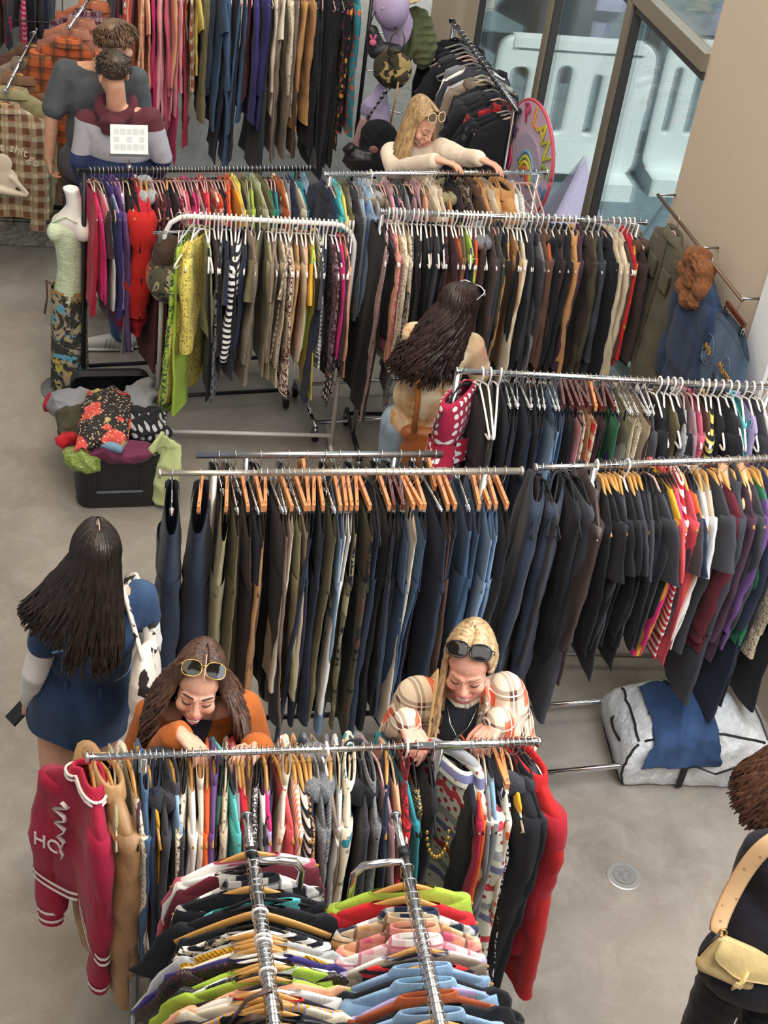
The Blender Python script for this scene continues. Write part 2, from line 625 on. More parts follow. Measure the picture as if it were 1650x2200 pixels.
def make_garment(code, mat, loc, rz, d, rnd, mat2=None, Ls=1.0, tilt=0.0, big=1.0, cuffmat=None):
    nm = KIND[code][0]
    g = empty(nm, loc, rz)
    g.rotation_euler = (tilt, 0, rz)
    mat2 = mat2 or mat
    n = 30
    if code in ('PT', 'JN', 'SK', 'SR'):
        z0 = -.112
        ww = rnd.uniform(.165, .2) * big
        if code == 'SK':
            L = rnd.uniform(.5, .62) * Ls
            rows = [(0, z0 - L * t, ww * (1 + .35 * t ** .9), d * (.55 + .6 * t), min(1, t * 1.3)) for t in np.linspace(0, 1, 18)]
            MB().grid(loft(rows, n, rnd, .014)).build('body', mat, g)
            rows = [(0, z0 + .004 - .03 * t, ww + .003, d * .62, 0) for t in (0, 1)]
            MB().grid(loft(rows, n, rnd, 0)).build('waistband', mat2, g)
            return g
        L = (.38 if code == 'SR' else rnd.uniform(.98, 1.06)) * Ls
        cr = .29
        rows = [(0, z0 - cr * t, ww * (1 + .16 * t), d * (.55 + .45 * t), t * .5) for t in np.linspace(0, 1, 9)]
        MB().grid(loft(rows, n, rnd, .008, droop=.55), cap1=True).build('hip', mat, g)
        h1 = ww * 1.16 / 2
        hem = rnd.choice([.085, .1, .12, .13])
        knee = min(hem, .098)
        for s in (-1, 1):
            rows = []
            for t in np.linspace(0, 1, 18):
                w = h1 + (knee - h1) * min(1, t * 1.7) if t < .59 else knee + (hem - knee) * (t - .59) / .41
                rows.append((s * (h1 * .98 + (.012 * t)), z0 - cr + .05 - (L - cr) * t, w, d, min(1, .4 + t)))
            MB().grid(loft(rows, 20, rnd, .010)).build('leg', mat, g)
        rows = [(0, z0 + .004 - .035 * t, ww * (1 + .02 * t) + .003, d * .66, 0) for t in (0, .5, 1)]
        MB().grid(loft(rows, n, rnd, 0, droop=.55)).build('waistband', mat2, g)
        return g
    L = dict(TS=.64, LS=.66, SW=.64, TN=.66, SH=.74, JK=.68, CT=1.02, VS=.6, TK=.56, DR=1.12, DL=1.15, HD=.66, FJ=.72, PF=.72, OV=1.2)[code] * Ls * rnd.uniform(.94, 1.06)
    nk = dict(TS=.085, LS=.09, SW=.085, TN=.06, SH=.07, JK=.075, CT=.08, VS=.1, TK=.12, DR=.11, DL=.09, HD=.08, FJ=.075, PF=.07, OV=.11)[code] * rnd.uniform(.8, 1.1)
    thick = dict(SW=1.1, TN=1.1, JK=1.15, CT=1.15, HD=1.15, FJ=1.2, PF=1.3).get(code, .95)
    d = d * thick
    sh = dict(VS=.165, TK=.14, DR=.16, OV=.15).get(code, .19) * (1 + (big - 1) * .4)
    hw = rnd.uniform(.2, .235) * big
    flare = {'DR': 1.35, 'DL': 1.25, 'CT': 1.15, 'OV': 1.05}.get(code, rnd.uniform(.96, 1.06))
    rows = []
    for t in np.linspace(0, 1, 5):
        w = nk + (sh - nk) * t
        rows.append((0, hz(w) + .022 - (.006 if t == 0 else 0), w, max(.0105, d * (.5 + .35 * t)), .1 * t))
    zs = rows[-1][1]
    for t in np.linspace(.04, 1, 22):
        if code in ('VS', 'TK', 'DR', 'OV') and t < .2 / L:
            w = sh + (hw * .9 - sh) * (t / (.2 / L)) ** 2
        else:
            w = sh + (hw - sh) * min(1, t * L / .16) if code not in ('VS', 'TK', 'DR', 'OV') else hw * .9
        w *= 1 + (flare - 1) * t
        if code in ('DR', 'DL', 'CT'):
            w *= 1 - .1 * math.exp(-((t - .36) / .12) ** 2)
        rows.append((0, zs - (L + zs) * t, w, d * (.85 + .15 * min(1, t * 5)), min(1, .15 + t * 1.4)))
    puff = .5 if code == 'PF' else 0
    bd = MB().grid(loft(rows, n, rnd, .011, puff)).build('body', mat, g)
    if code not in ('VS', 'TK', 'DR', 'OV'):
        if code == 'TS':
            sl, r0, r1, out = rnd.uniform(.17, .23), .082, .088, .07
        else:
            sl, r0, r1, out = rnd.uniform(.54, .6), .074, .05, .05
        if code in ('JK', 'CT', 'PF', 'FJ', 'HD'):
            r0, r1 = .08, .06
        for s in (-1, 1):
            R = sleeve(s, sl * big, r0 * big, r1, d * 1.0, rnd, out, puff)
            sv = MB().grid(R, cap0=True).build('sleeve', mat2, g)
            if cuffmat or code in ('SW', 'HD', 'TN') and sl > .4:
                c = np.array(R[-1]).mean(0)
                rr = [c + (np.array(R[-1]) - c) * f + np.array([0, 0, dz]) for f, dz in ((1.03, .012), (.86, -.0), (.8, -.03), (.82, -.055))]
                MB().grid(rr).build('cuff', cuffmat or mat2, sv)
    th = np.linspace(0, 2 * np.pi, 22, endpoint=False)

    def ringrows(spec):
        return [np.stack([w * sup(np.cos(th), .8), dd * sup(np.sin(th), .8), z + 0 * th], -1) for w, dd, z in spec]
    if code == 'TN':
        zz = hz(nk) + .018
        MB().grid(ringrows([(nk + .003, d * .62, zz), (nk + .004, d * .8, zz + .03), (nk + .009, d, zz + .042), (nk + .012, d, zz + .01), (nk + .012, d * .95, zz - .03)])).build('collar', mat2, g)
    elif code in ('SH', 'JK', 'CT'):
        zz = hz(nk) + .018
        MB().grid(ringrows([(nk + .002, d * .6, zz), (nk + .003, d * .7, zz + .022), (nk + .012, d, zz + .02), (nk + .032, d * 1.15, zz - .03)])).build('collar', mat2, g)
    elif code in ('FJ',):
        mb = MB()
        P = [((nk + .03) * math.cos(a), (d + .012) * math.sin(a), hz(nk) - .005 - .02 * math.sin(a) ** 2) for a in np.linspace(0, 2 * np.pi, 22)]
        mb.tube(P, [.034 + .006 * math.sin(i * 5) for i in range(22)], 10)
        mb.build('fur_collar', mat2 if mat2 != mat else fabric('U', 'charcoal'), g)
    elif code in ('TS', 'LS', 'SW'):
        zz = hz(nk) + .016
        MB().grid(ringrows([(nk + .001, max(.009, d * .5), zz + .006), (nk + .006, max(.01, d * .58), zz + .002), (nk + .014, d * .66, zz - .012)])).build('neckband', mat2, g)
    elif code == 'HD':
        MB().ell((0, d * .9, hz(nk) - .03), (.11, d * 1.2, .085), None, 18, 12).build('hood', mat2, g)
    elif code == 'OV':
        pass
    return g


ORD1 = 'first second third fourth fifth sixth seventh eighth ninth tenth eleventh twelfth thirteenth fourteenth fifteenth sixteenth seventeenth eighteenth nineteenth'.split()
TENS = {20: 'twent', 30: 'thirt', 40: 'fort', 50: 'fift', 60: 'sixt'}


def ordn(i):
    if i < 20:
        return ORD1[i - 1]
    t, u = i // 10 * 10, i % 10
    return TENS[t] + 'ieth' if u == 0 else TENS[t] + 'y-' + ORD1[u - 1]


def hang(spec, A, B, axis, w0, w1, where, end, hdef, grp, facing=0.0, dmax=.03, big=1.0, lm=1.0):
    """spec entries: 'pos code.pattern colour+colour2 [*len] [@yaw] [!hanger]'; A,B rail ends; axis 0/1 picture axis the positions were read on"""
    A, B = np.array(A), np.array(B)
    ents = [e.split() for e in spec.strip().split('\n') if e.strip()]
    ang = math.atan2(B[1] - A[1], B[0] - A[0])
    Lr = np.linalg.norm(B - A)
    pos = []
    for e in ents:
        # the reading on the picture is turned into a distance along the rail (perspective-correct)
        s = float(e[0])
        lo, hi = 0.0, 1.0
        a_, b_ = w0, w1
        pos.append((s - a_) / (b_ - a_))

    def px_of(t):
        p = A + (B - A) * t - _C
        zc = p @ _fw
        return (825 + FPX * (p @ _rt) / zc, 1100 - FPX * (p @ _up) / zc)[axis]
    ts = []
    for e in ents:
        s = float(e[0])
        lo, hi = -.6, 1.9
        inc = px_of(1) > px_of(0)
        for _ in range(40):
            m = (lo + hi) / 2
            if (px_of(m) < s) == inc:
                lo = m
            else:
                hi = m
        ts.append((lo + hi) / 2)
    made = []
    for i, e in enumerate(ents):
        rnd = random.Random(hash(where) % 1000 * 0 + len(where) * 131 + i * 17 + 3)
        code, pat = (e[1].split('.') + ['P'])[:2]
        cols = e[2].split('+')
        Ls, yaw, hk, jd = 1.0, rnd.uniform(-.15, .15), None, None
        hide = False
        for x in e[3:]:
            if x[0] == '*': Ls = float(x[1:])
            if x[0] == '@': yaw = math.radians(float(x[1:]))
            if x[0] == '!': hk = x[1:]
            if x[0] == '%': jd = float(x[1:])
        if hk is None:
            hk = rnd.choice(hdef)
        gap0 = (ts[i] - ts[i - 1]) if i else 9
        gap1 = (ts[i + 1] - ts[i]) if i + 1 < len(ts) else 9
        sp = min(gap0, gap1, .09) * Lr if min(gap0, gap1) < 9 else .05
        sp = min((gap0 if gap0 < 9 else gap1), (gap1 if gap1 < 9 else gap0)) * .4 * Lr + .6 * Lr * ((gap0 if gap0 < 9 else gap1) + (gap1 if gap1 < 9 else gap0)) / 2
        d = jd or max(.011, min(dmax, sp * .5))
        p = A + (B - A) * ts[i]
        rz = ang - math.pi / 2 + yaw + facing
        tilt = rnd.uniform(-.05, .05)
        kn = KIND.get(code, ('', ''))[1]
        pn = PATN[pat]
        cn = NICE.get(cols[0], cols[0])
        if len(cols) > 1 and pat not in 'PJNUE':
            cn += ' and ' + NICE.get(cols[1], cols[1])
        desc = ' '.join(x for x in (cn, pn, kn) if x)
        if code == 'HG':
            made.append(make_hanger(hk, p, rz, 'empty %s on the %s, %s from its %s end' % (HNAME[hk][1], where, ordn(i + 1), end), 'hangers on the ' + where, tilt))
            continue
        m1 = fabric(pat, *cols[:3]) if len(cols) > 1 else fabric(pat, cols[0])
        m2 = None
        if len(cols) > 1 and pat in 'PJNE':
            m1, m2 = fabric(pat, cols[0]), fabric(pat, cols[1])
        if code == 'FJ' and len(cols) > 1:
            m1, m2 = fabric(pat, cols[0]), None
        g = make_garment(code, m1, p, rz, d, rnd, m2, Ls * lm, tilt, big * rnd.uniform(.94, 1.05))
        if code == 'FJ' and len(cols) > 1:
            for ch in g.children:
                if ch.name.startswith('fur'):
                    ch.material_slots[0].material = fabric('U', cols[1])
        lab = '%s on the %s, %s from its %s end' % (desc, where, ordn(i + 1), end)
        if len(lab.split()) > 16:
            lab = lab.replace(' from its %s end' % end, ' from %s' % end)
        if len(lab.split()) > 16:
            lab = lab.replace(desc, ' '.join(x for x in (NICE.get(cols[0], cols[0]), pn, kn) if x))
        if len(lab.split()) > 16:
            lab = '%s on the %s, %s from %s' % (' '.join((NICE.get(cols[0], cols[0]), kn)), where, ordn(i + 1), end)
        tag(g, lab, CATS.get(KIND[code][0], KIND[code][0]), grp)
        hl = '%s holding the %s on the %s, %s along' % (HNAME[hk][1], ' '.join(x for x in (cn, kn) if x), where, ordn(i + 1))
        if len(hl.split()) > 16:
            hl = '%s holding the %s, %s along the %s' % (HNAME[hk][1], kn, ordn(i + 1), where)
            if len(hl.split()) > 16:
                hl = '%s, %s along the %s' % (HNAME[hk][1], ordn(i + 1), where)
        made.append(make_hanger(hk, p, rz, hl, 'hangers on the ' + where, tilt))
        made.append(g)
    return made


# ------------------------------------------------------------------ racks
def rack(label, A, B, ups, mat, r=.0127, foot=.25, casters=True, basebars=2, over=.0, thin=None, feet_mat=None, group='clothes racks on the floor', ends=True):
    """rail from A to B; ups: fractions along it where the posts stand"""
    A, B = np.array(A), np.array(B)
    d = (B - A) / np.linalg.norm(B - A)
    nrm = np.array([d[1], -d[0], 0])
    base = (A + B) / 2
    base = np.array([base[0], base[1], 0])
    t = thing('clothes_rack', label, 'clothes rack', base, 0, group)
    fm = feet_mat or mat
    mb = MB()
    if thin:
        q = A + (B - A) * thin
        mb.tube([A - base, q - base], r * .78, 12).tube([q - base, B - base], r, 12)
    else:
        mb.tube([A - base, B - base], r, 12)
    mb.build('rail', mat, t)
    if ends:
        for e, s in ((A, -1), (B, 1)):
            MB().tube([e - base + d * s * .002, e - base + d * s * .012], r * 1.35, 12).build('end_cap', mat, t)
    P = []
    for u in ups:
        p = A + (B - A) * u
        f = np.array([p[0], p[1], .1])
        MB().tube([p - base - np.array([0, 0, r * .5]), f - base], r, 12).build('post', mat, t)
        MB().tube([f - base + nrm * foot, f - base - nrm * foot], r * 1.05, 12).build('foot', fm, t)
        P.append(f)
        if casters:
            for s in (-1, 1):
                c = f - base + nrm * foot * s * .96
                w = MB().tube([c + d * -.012 + np.array([0, 0, -.065]), c + d * .012 + np.array([0, 0, -.065])], .034, 16).build('caster', RUBBER, t)
                MB().box(c + np.array([0, 0, -.035]), (.034, .034, .05)).build('caster_fork', STEEL, w)
    if len(P) > 1:
        for s in ([-1, 1] if basebars == 2 else [0]):
            o = nrm * foot * .82 * s
            MB().tube([P[0] - base + o, P[1] - base + o], r * .9, 10).build('base_bar', fm, t)
    return t
# ------------------------------------------------------------------ the setting
E0 = np.array([1.24, 7.32, 0])
DW = np.array([.30, -.954, 0]); DW /= np.linalg.norm(DW)      # along the right wall, towards the viewer
NW = np.array([DW[1], -DW[0], 0])                              # into the room
if NW[0] > 0:
    NW = -NW


def concrete():
    t = NT('polished_concrete')
    v = t.coord()
    n1 = t.noise(v, .9, 6, .62, .6)
    n2 = t.noise(v, 5, 7, .72, .7)
    n3 = t.noise(v, 60, 3)
    c = t.mix(t.step(n1, .32, .68), lin('7c756b'), lin('a39d95'))
    c = t.mix(t.math('MULTIPLY', t.step(n2, .45, .75), .4), c, lin('bdb6ac'))
    c = t.mix(t.math('MULTIPLY', t.step(n3, .55, .8), .25), c, lin('6f675d'))
    t.l(c, t.b.inputs['Base Color'])
    t.l(t.math('MULTIPLY_ADD', n2, .35, .22), t.b.inputs['Roughness'])
    t.bump(n3, .05, .01)
    return t.m


def poly_obj(name, pts, z0, z1, mat):
    n = len(pts)
    V = [(x, y, z0) for x, y in pts] + [(x, y, z1) for x, y in pts]
    F = [tuple(range(n - 1, -1, -1)), tuple(range(n, 2 * n))] + [(i, (i + 1) % n, n + (i + 1) % n, n + i) for i in range(n)]
    return MB().add(V, F).build(name, mat, None, None, False)


def wl(s, off=0.0, z=0.0):
    """point s metres along the right wall line from the wall's far edge, off metres into the room"""
    p = E0 + DW * s + NW * off
    return (p[0], p[1], z)


RECT = [(-6, -7), tuple(wl(14.9)[:2]), tuple(wl(-4.7)[:2]), (-6, 11.2)]
struct(poly_obj('floor', RECT, -.12, 0, concrete()))
wallp = plain('beige_wall_paint', 'c3b4a0', .8)
ceilp = plain('ceiling_paint', 'd8d4cc', .9)
struct(poly_obj('ceiling', RECT, 6.9, 7.1, ceilp))


def slab(name, s0, s1, o0, o1, z0, z1, mat):
    P = [wl(s0, o0)[:2], wl(s1, o0)[:2], wl(s1, o1)[:2], wl(s0, o1)[:2]]
    return poly_obj(name, P, z0, z1, mat)


struct(slab('wall_right', 0, 1.13, 0, -.4, 0, 6.9, wallp))
struct(slab('wall_sun_block', 1.36, 14.8, 0, -.4, 0, 6.9, wallp))  # unseen solid wall, added to keep the sun off the floor
struct(slab('trim_1', 1.13, 1.36, .02, -.4, 0, 6.9, plain('white_column_paint', 'e9edf0', .25)))
FRM = plain('window_aluminium', '8d8475', .45, .35)
FRD = plain('window_gasket', '3b3a3a', .5)
# back wall (rough pale plaster) and the beige corner column
tb = NT('pale_plaster')
_v = tb.coord()
tb.l(tb.mix(tb.step(tb.noise(_v, 5, 6, .7), .4, .7), lin('c9cdc9'), lin('e6e8e5')), tb.b.inputs['Base Color'])
tb.b.inputs['Roughness'].default_value = .85
tb.bump(tb.noise(_v, 18, 5, .7), .5, .02)
DBK = np.array([math.cos(math.radians(16)), math.sin(math.radians(16)), 0])


def backline(x, off=0.0):
    y = 10.15 + (x + .6) * math.tan(math.radians(16))
    return (x + off * DBK[1], y - off * DBK[0])


P = [backline(-6), backline(-.2), backline(-.2, -.3), backline(-6, -.3)]
struct(poly_obj('wall_back', P, 0, 6.9, tb.m))
P = [(-.2, 10.27), (.12, 10.36), (.02, 10.9), (-.28, 10.7)]
struct(poly_obj('trim_2', P, 0, 6.9, plain('brown_column_paint', '9a8a76', .7)))

win = MB()
wobj = empty('window_1', wl(-1.5, 0, 0))
wobj['kind'] = 'structure'
wb = np.array(wl(-1.5, 0, 0))


def wslab(name, s0, s1, o0, o1, z0, z1, mat):
    P = [wl(s0, o0)[:2], wl(s1, o0)[:2], wl(s1, o1)[:2], wl(s0, o1)[:2]]
    n = 4
    V = [(x - wb[0], y - wb[1], z0) for x, y in P] + [(x - wb[0], y - wb[1], z1) for x, y in P]
    F = [(3, 2, 1, 0), (4, 5, 6, 7)] + [(i, (i + 1) % n, n + (i + 1) % n, n + i) for i in range(n)]
    o = MB().add(V, F).build(name, mat, wobj, None, False)
    o['kind'] = 'structure'
    return o


for s in (-1.02, -2.22, -3.72):
    wslab('mullion', s - .035, s + .035, .03, -.04, 0, 6.9, FRM)
    wslab('gasket', s + .035, s + .055, .012, -.035, 0, 6.9, FRD)
    wslab('gasket', s - .055, s - .035, .012, -.035, 0, 6.9, FRD)
wslab('transom', -4.4, 0, .03, -.04, 2.25, 2.34, FRM)
wslab('gasket', -4.4, 0, .012, -.035, 2.205, 2.25, FRD)
wslab('sill', -4.4, 0, .06, -.14, 0, .1, FRM)
tg = NT('window_glass')
for nd in list(tg.t.nodes):
    if nd.type == 'BSDF_PRINCIPLED':
        tg.t.nodes.remove(nd)
_out = [nd for nd in tg.t.nodes if nd.type == 'OUTPUT_MATERIAL'][0]
_tr = tg.n('ShaderNodeBsdfTransparent'); _tr.inputs[0].default_value = (.94, .985, .99, 1)
_gl = tg.n('ShaderNodeBsdfGlossy'); _gl.inputs['Roughness'].default_value = .02
_lw = tg.n('ShaderNodeLayerWeight'); _lw.inputs[0].default_value = .25
_mx = tg.n('ShaderNodeMixShader')
tg.l(tg.math('MULTIPLY', _lw.outputs['Fresnel'], .8), _mx.inputs[0])
tg.l(_tr.outputs[0], _mx.inputs[1]); tg.l(_gl.outputs[0], _mx.inputs[2])
tg.l(_mx.outputs[0], _out.inputs[0])
wslab('pane', -4.4, 0, -.03, -.042, .1, 6.9, tg.m)

# outside: paving, barriers, planter, brick wall
t = NT('outside_paving')
_v = t.coord()
_x, _y, _z = t.sep(t.coord(rot=(0, 0, .31)))
jx = t.math('GREATER_THAN', t.math('FRACT', t.math('MULTIPLY', _x, .62)), .985)
jy = t.math('GREATER_THAN', t.math('FRACT', t.math('MULTIPLY', _y, .8)), .98)
c = t.mix(t.step(t.noise(_v, 3, 6, .7), .3, .7), lin('5f747c'), lin('7d9198'))
t.l(t.mix(t.math('MAXIMUM', jx, jy), c, lin('47565c')), t.b.inputs['Base Color'])
t.b.inputs['Roughness'].default_value = .8
P = [wl(.6, -.41)[:2], wl(-4.7, -.13)[:2], (-2, 22), (16, 22), (16, 5)]
P = [wl(6, -.45)[:2], wl(-4.7, -.45)[:2], (-3, 24), (18, 24), (18, 3)]
struct(poly_obj('ground', P, -.14, -.02, t.m))


def plate(name, outline, holes, depth, mat, parent, bevel=.012):
    cu = bpy.data.curves.new('tmp', 'CURVE')
    cu.dimensions = '2D'
    cu.fill_mode = 'BOTH'
    cu.extrude = depth / 2
    cu.bevel_depth = bevel
    cu.bevel_resolution = 2
    for pts in [outline] + holes:
        sp = cu.splines.new('POLY')
        sp.points.add(len(pts) - 1)
        for p, q in zip(sp.points, pts):
            p.co = (q[0], q[1], 0, 1)
        sp.use_cyclic_u = True
    o = bpy.data.objects.new('tmp', cu)
    COL.objects.link(o)
    dg = bpy.context.evaluated_depsgraph_get()
    me = bpy.data.meshes.new_from_object(o.evaluated_get(dg))
    bpy.data.objects.remove(o)
    me.materials.clear()
    return link(name, me, mat, parent)


def rrect(x0, y0, x1, y1, r, k=5):
    P = []
    for cx, cy, a0 in ((x1 - r, y1 - r, 0), (x0 + r, y1 - r, 90), (x0 + r, y0 + r, 180), (x1 - r, y0 + r, 270)):
        for i in range(k + 1):
            a = math.radians(a0 + 90 * i / k)
            P.append((cx + r * math.cos(a), cy + r * math.sin(a)))
    return P


BARM = plain('white_barrier_plastic', 'e4efee', .45)


def barrier(x, y, rz, slots, label, wdt=1.35):
    b = thing('safety_barrier', label, 'barrier', (x, y, -.02), rz, 'plastic barriers outside the window')
    h = 1.14
    o = plate('panel', rrect(0, .12, wdt, h, .12), [rrect(a, .42, a + w, .42 + hh, min(w, .12) * .49) for a, w, hh in slots], .05, BARM, b)
    o.rotation_euler = (math.pi / 2, 0, 0)
    for q in (.2, wdt - .2):
        MB().box((q, 0, .07), (.34, .5, .14)).build('foot', BARM, b, None, False)
    MB().box((wdt / 2, 0, h - .02), (wdt - .2, .12, .07)).build('top_rail', BARM, b, None, False)
    return b


b0 = at(1065, 385, 0)
barrier(b0[0] - .15, b0[1] - .05, math.radians(14), [(.1, .16, .52), (.46, .13, .55), (.74, .09, .5), (.92, .09, .5)], 'white slotted plastic barrier outside the glass, behind the middle pane', 1.2)
b1 = at(1375, 388, 0)
barrier(b1[0] - .03, b1[1], math.radians(14), [(.08, .08, .55), (.26, .08, .52), (.44, .08, .48), (.8, .09, .5), (1.0, .09, .5)], 'white slotted plastic barrier outside the glass, beside the beige wall', 1.35)
# red warning notice tied to the barrier
p = atY(1378, 200, b1[1] - .12)
s = thing('notice', 'white and red warning notice taped to the outdoor barrier', 'sign', p, math.radians(14))
MB().box((0, 0, 0), (.13, .006, .3)).build('sheet', plain('paper_white', 'e8e8ea', .6), s, None, False)
MB().box((0, -.005, -.02), (.12, .004, .12)).build('red_panel', plain('notice_red', 'c63b40', .5), s, None, False)
# planter
pc = at(1200, 30, .0)
pl = thing('planter', 'lavender hexagonal planter of dry straw grass outside the window', 'planter', (pc[0] + .12, pc[1] - .3, -.02), .2)
HX = [(math.cos(a), math.sin(a)) for a in np.linspace(0, 2 * np.pi, 6, endpoint=False)]
mb = MB()
rows = []
for r_, z_ in ((.42, 0), (.5, .33), (.62, .36), (.62, .44), (.5, .44), (.48, .36)):
    rows.append([(x_ * r_, y_ * r_, z_) for x_, y_ in HX])
mb.grid(rows, True, True, False)
mb.build('pot', plain('lavender_paint', 'a9aecd', .5), pl, None, False)
MB().grid([[(x_ * .48, y_ * .48, .37) for x_, y_ in HX], [(x_ * .01, y_ * .01, .4) for x_, y_ in HX]]).build('soil', plain('brown_soil', '8a5f43', .9), pl)
mb = MB()
for i in range(420):
    a, r_ = RNG.uniform(0, 6.3), .46 * math.sqrt(RNG.random())
    b = RNG.uniform(0, 6.3)
    l_ = RNG.uniform(.08, .2)
    x_, y_ = r_ * math.cos(a), r_ * math.sin(a)
    mb.tube([(x_, y_, .37), (x_ + l_ * .4 * math.cos(b), y_ + l_ * .4 * math.sin(b), .37 + l_ * .7), (x_ + l_ * .9 * math.cos(b), y_ + l_ * .9 * math.sin(b), .37 + l_ * .8)], .004, 3, False)
g = mb.build('straw_grass', plain('dry_straw', 'b3a06a', .9), pl)
g['kind'] = 'stuff'
bw = NT('white_brick')
br = bw.n('ShaderNodeTexBrick')
bw.l(bw.coord(rot=(math.pi / 2, 0, 0)), br.inputs['Vector'])
br.inputs['Scale'].default_value = 2.2
br.inputs['Color1'].default_value = lin('c9c6be'); br.inputs['Color2'].default_value = lin('d5d2cb'); br.inputs['Mortar'].default_value = lin('a7a49d')
bw.l(br.outputs[0], bw.b.inputs['Base Color'])
pb = at(1045, 60, 0)
struct(poly_obj('wall_outside', [(pb[0] - .7, pb[1] + .35), (pb[0] + .05, pb[1] + .6), (pb[0] - .0, pb[1] + .8), (pb[0] - .8, pb[1] + .6)], -.02, 3, bw.m))
# parked vehicle-like dark box and grey kit seen through the slots
kb = at(1250, 200, 0)
for i, (dx, dy, sx, sz, c_, lab) in enumerate([(-.3, .4, .5, .9, '3f4a55', 'dark grey utility cabinet standing behind the outdoor barriers, left of the pair'), (.9, .5, .7, .6, '5c6a74', 'grey equipment case standing behind the right outdoor barrier')]):
    k = thing('utility_cabinet', lab, 'cabinet', (kb[0] + dx, kb[1] + dy, -.02), .25)
    MB().box((0, 0, sz / 2), (sx, .4, sz)).build('body', plain('cabinet_' + c_, c_, .6), k, None, False)
    MB().box((0, 0, sz + .02), (sx + .04, .44, .05)).build('lid', plain('cabinet_lid', '8b959c', .5), k, None, False)
# lavender pyramid outside against the glass
pp = atY(1200, 470, 9.15)
pz = atY(1196, 365, 9.15)
py_ = thing('pyramid', 'lavender pyramid display block standing outside against the glass', 'display block', (pp[0] + .12, 9.35, -.02), .28)
h_ = pz[2] + .05
MB().add([(-.38, -.2, 0), (.38, -.2, 0), (.38, .3, 0), (-.38, .3, 0), (0, .05, h_)], [(3, 2, 1, 0), (0, 1, 4), (1, 2, 4), (2, 3, 4), (3, 0, 4)]).build('block', plain('lavender_board', 'cdbfe0', .6), py_, None, False)

# rug, platform, wire grid on the left
rg = NT('patterned_rug')
_v = rg.coord()
n_ = rg.noise(_v, 9, 4, .6, 2.5)
rg.l(rg.mix(rg.step(n_, .42, .58), lin('86847f'), lin('b5ada0')), rg.b.inputs['Base Color'])
rg.b.inputs['Roughness'].default_value = .95
r0_ = at(-30, 538, 0)
rug = MB().box((0, 0, 0), (1.6, .36, .012)).build('rug', rg.m, None, (r0_[0] + .15, r0_[1] + .3, .008), False)
rug.rotation_euler = (0, 0, math.radians(14))
tag(rug, 'grey swirl-patterned runner rug along the foot of the wire grid', 'rug')
wd = NT('worn_boards')
_x, _y, _z = wd.sep(wd.coord())
gr = wd.noise(wd.coord(scale=(1.5, 9, 9)), 5, 5, .6, 1.2)
jn = wd.math('GREATER_THAN', wd.math('FRACT', wd.math('MULTIPLY', _z, 9)), .95)
wd.l(wd.mix(jn, wd.mix(wd.step(gr, .3, .7), lin('8d7557'), lin('b59c7b')), lin('4e3f2f')), wd.b.inputs['Base Color'])
plf = MB().box((0, 0, .35), (2.2, .08, .7)).build('board_panel', wd.m, None, (-3.25, 8.92, .0), False)
plf.rotation_euler = (0, 0, math.radians(14))
tag(plf, 'low panel of worn brown boards standing behind the wire grid', 'panel')
g0 = at(-60, 470, .12)
gridt = thing('wire_grid', 'black wire display grid standing on the rug at the left', 'display grid', (g0[0], g0[1] - .02, 0), math.radians(14))
for i in range(7):
    MB().tube([(i * .16 - .05, 0, .1), (i * .16 - .05, 0, 1.95)], .004, 6).build('upright_wire', BLACKM, gridt)
for z_ in (.12, .16, .3, .34, .48, .52, .66, .7, .95, 1.2, 1.45, 1.7, 1.93):
    MB().tube([(-.08, .006, z_), (.94, .006, z_)], .004, 6).build('cross_wire', BLACKM, gridt)
for q in (0, .9):
    MB().box((q, 0, .05), (.04, .4, .1)).build('foot', BLACKM, gridt, None, False)

# floor socket plate
fb = at(1341, 1882, 0)
sk = thing('floor_socket', 'round grey metal socket plate set in the concrete floor', 'floor socket', (fb[0], fb[1], 0), -.2)
MB().lathe([(.074, 0), (.074, .003), (.069, .005), (.0, .005)], 40, cap=False).build('rim', plain('pewter', 'b9b8b6', .4, .6), sk, None, False)
MB().lathe([(.047, .005), (.047, .0065), (.0, .0065)], 32, cap=False).build('lid', plain('pewter_lid', 'a5a5a5', .45, .6), sk, None, False)
mk = plain('socket_mark', '5a5a5c', .6)
for nm, c_, dd in (('flap', (-.015, 0, .007), (.022, .022, .002)), ('flap', (.02, .004, .007), (.014, .03, .002)), ('flap', (.004, .026, .007), (.018, .01, .002)), ('flap', (.002, -.026, .007), (.018, .01, .002))):
    f = MB().box(c_, dd).build(nm, plain('pewter_flap', '8f8f92', .5, .5), sk, None, False)
MB().tube([(.047 * math.cos(a), .047 * math.sin(a), .0065) for a in np.linspace(0, 6.283, 40)], .0008, 5).build('seam', mk, sk)
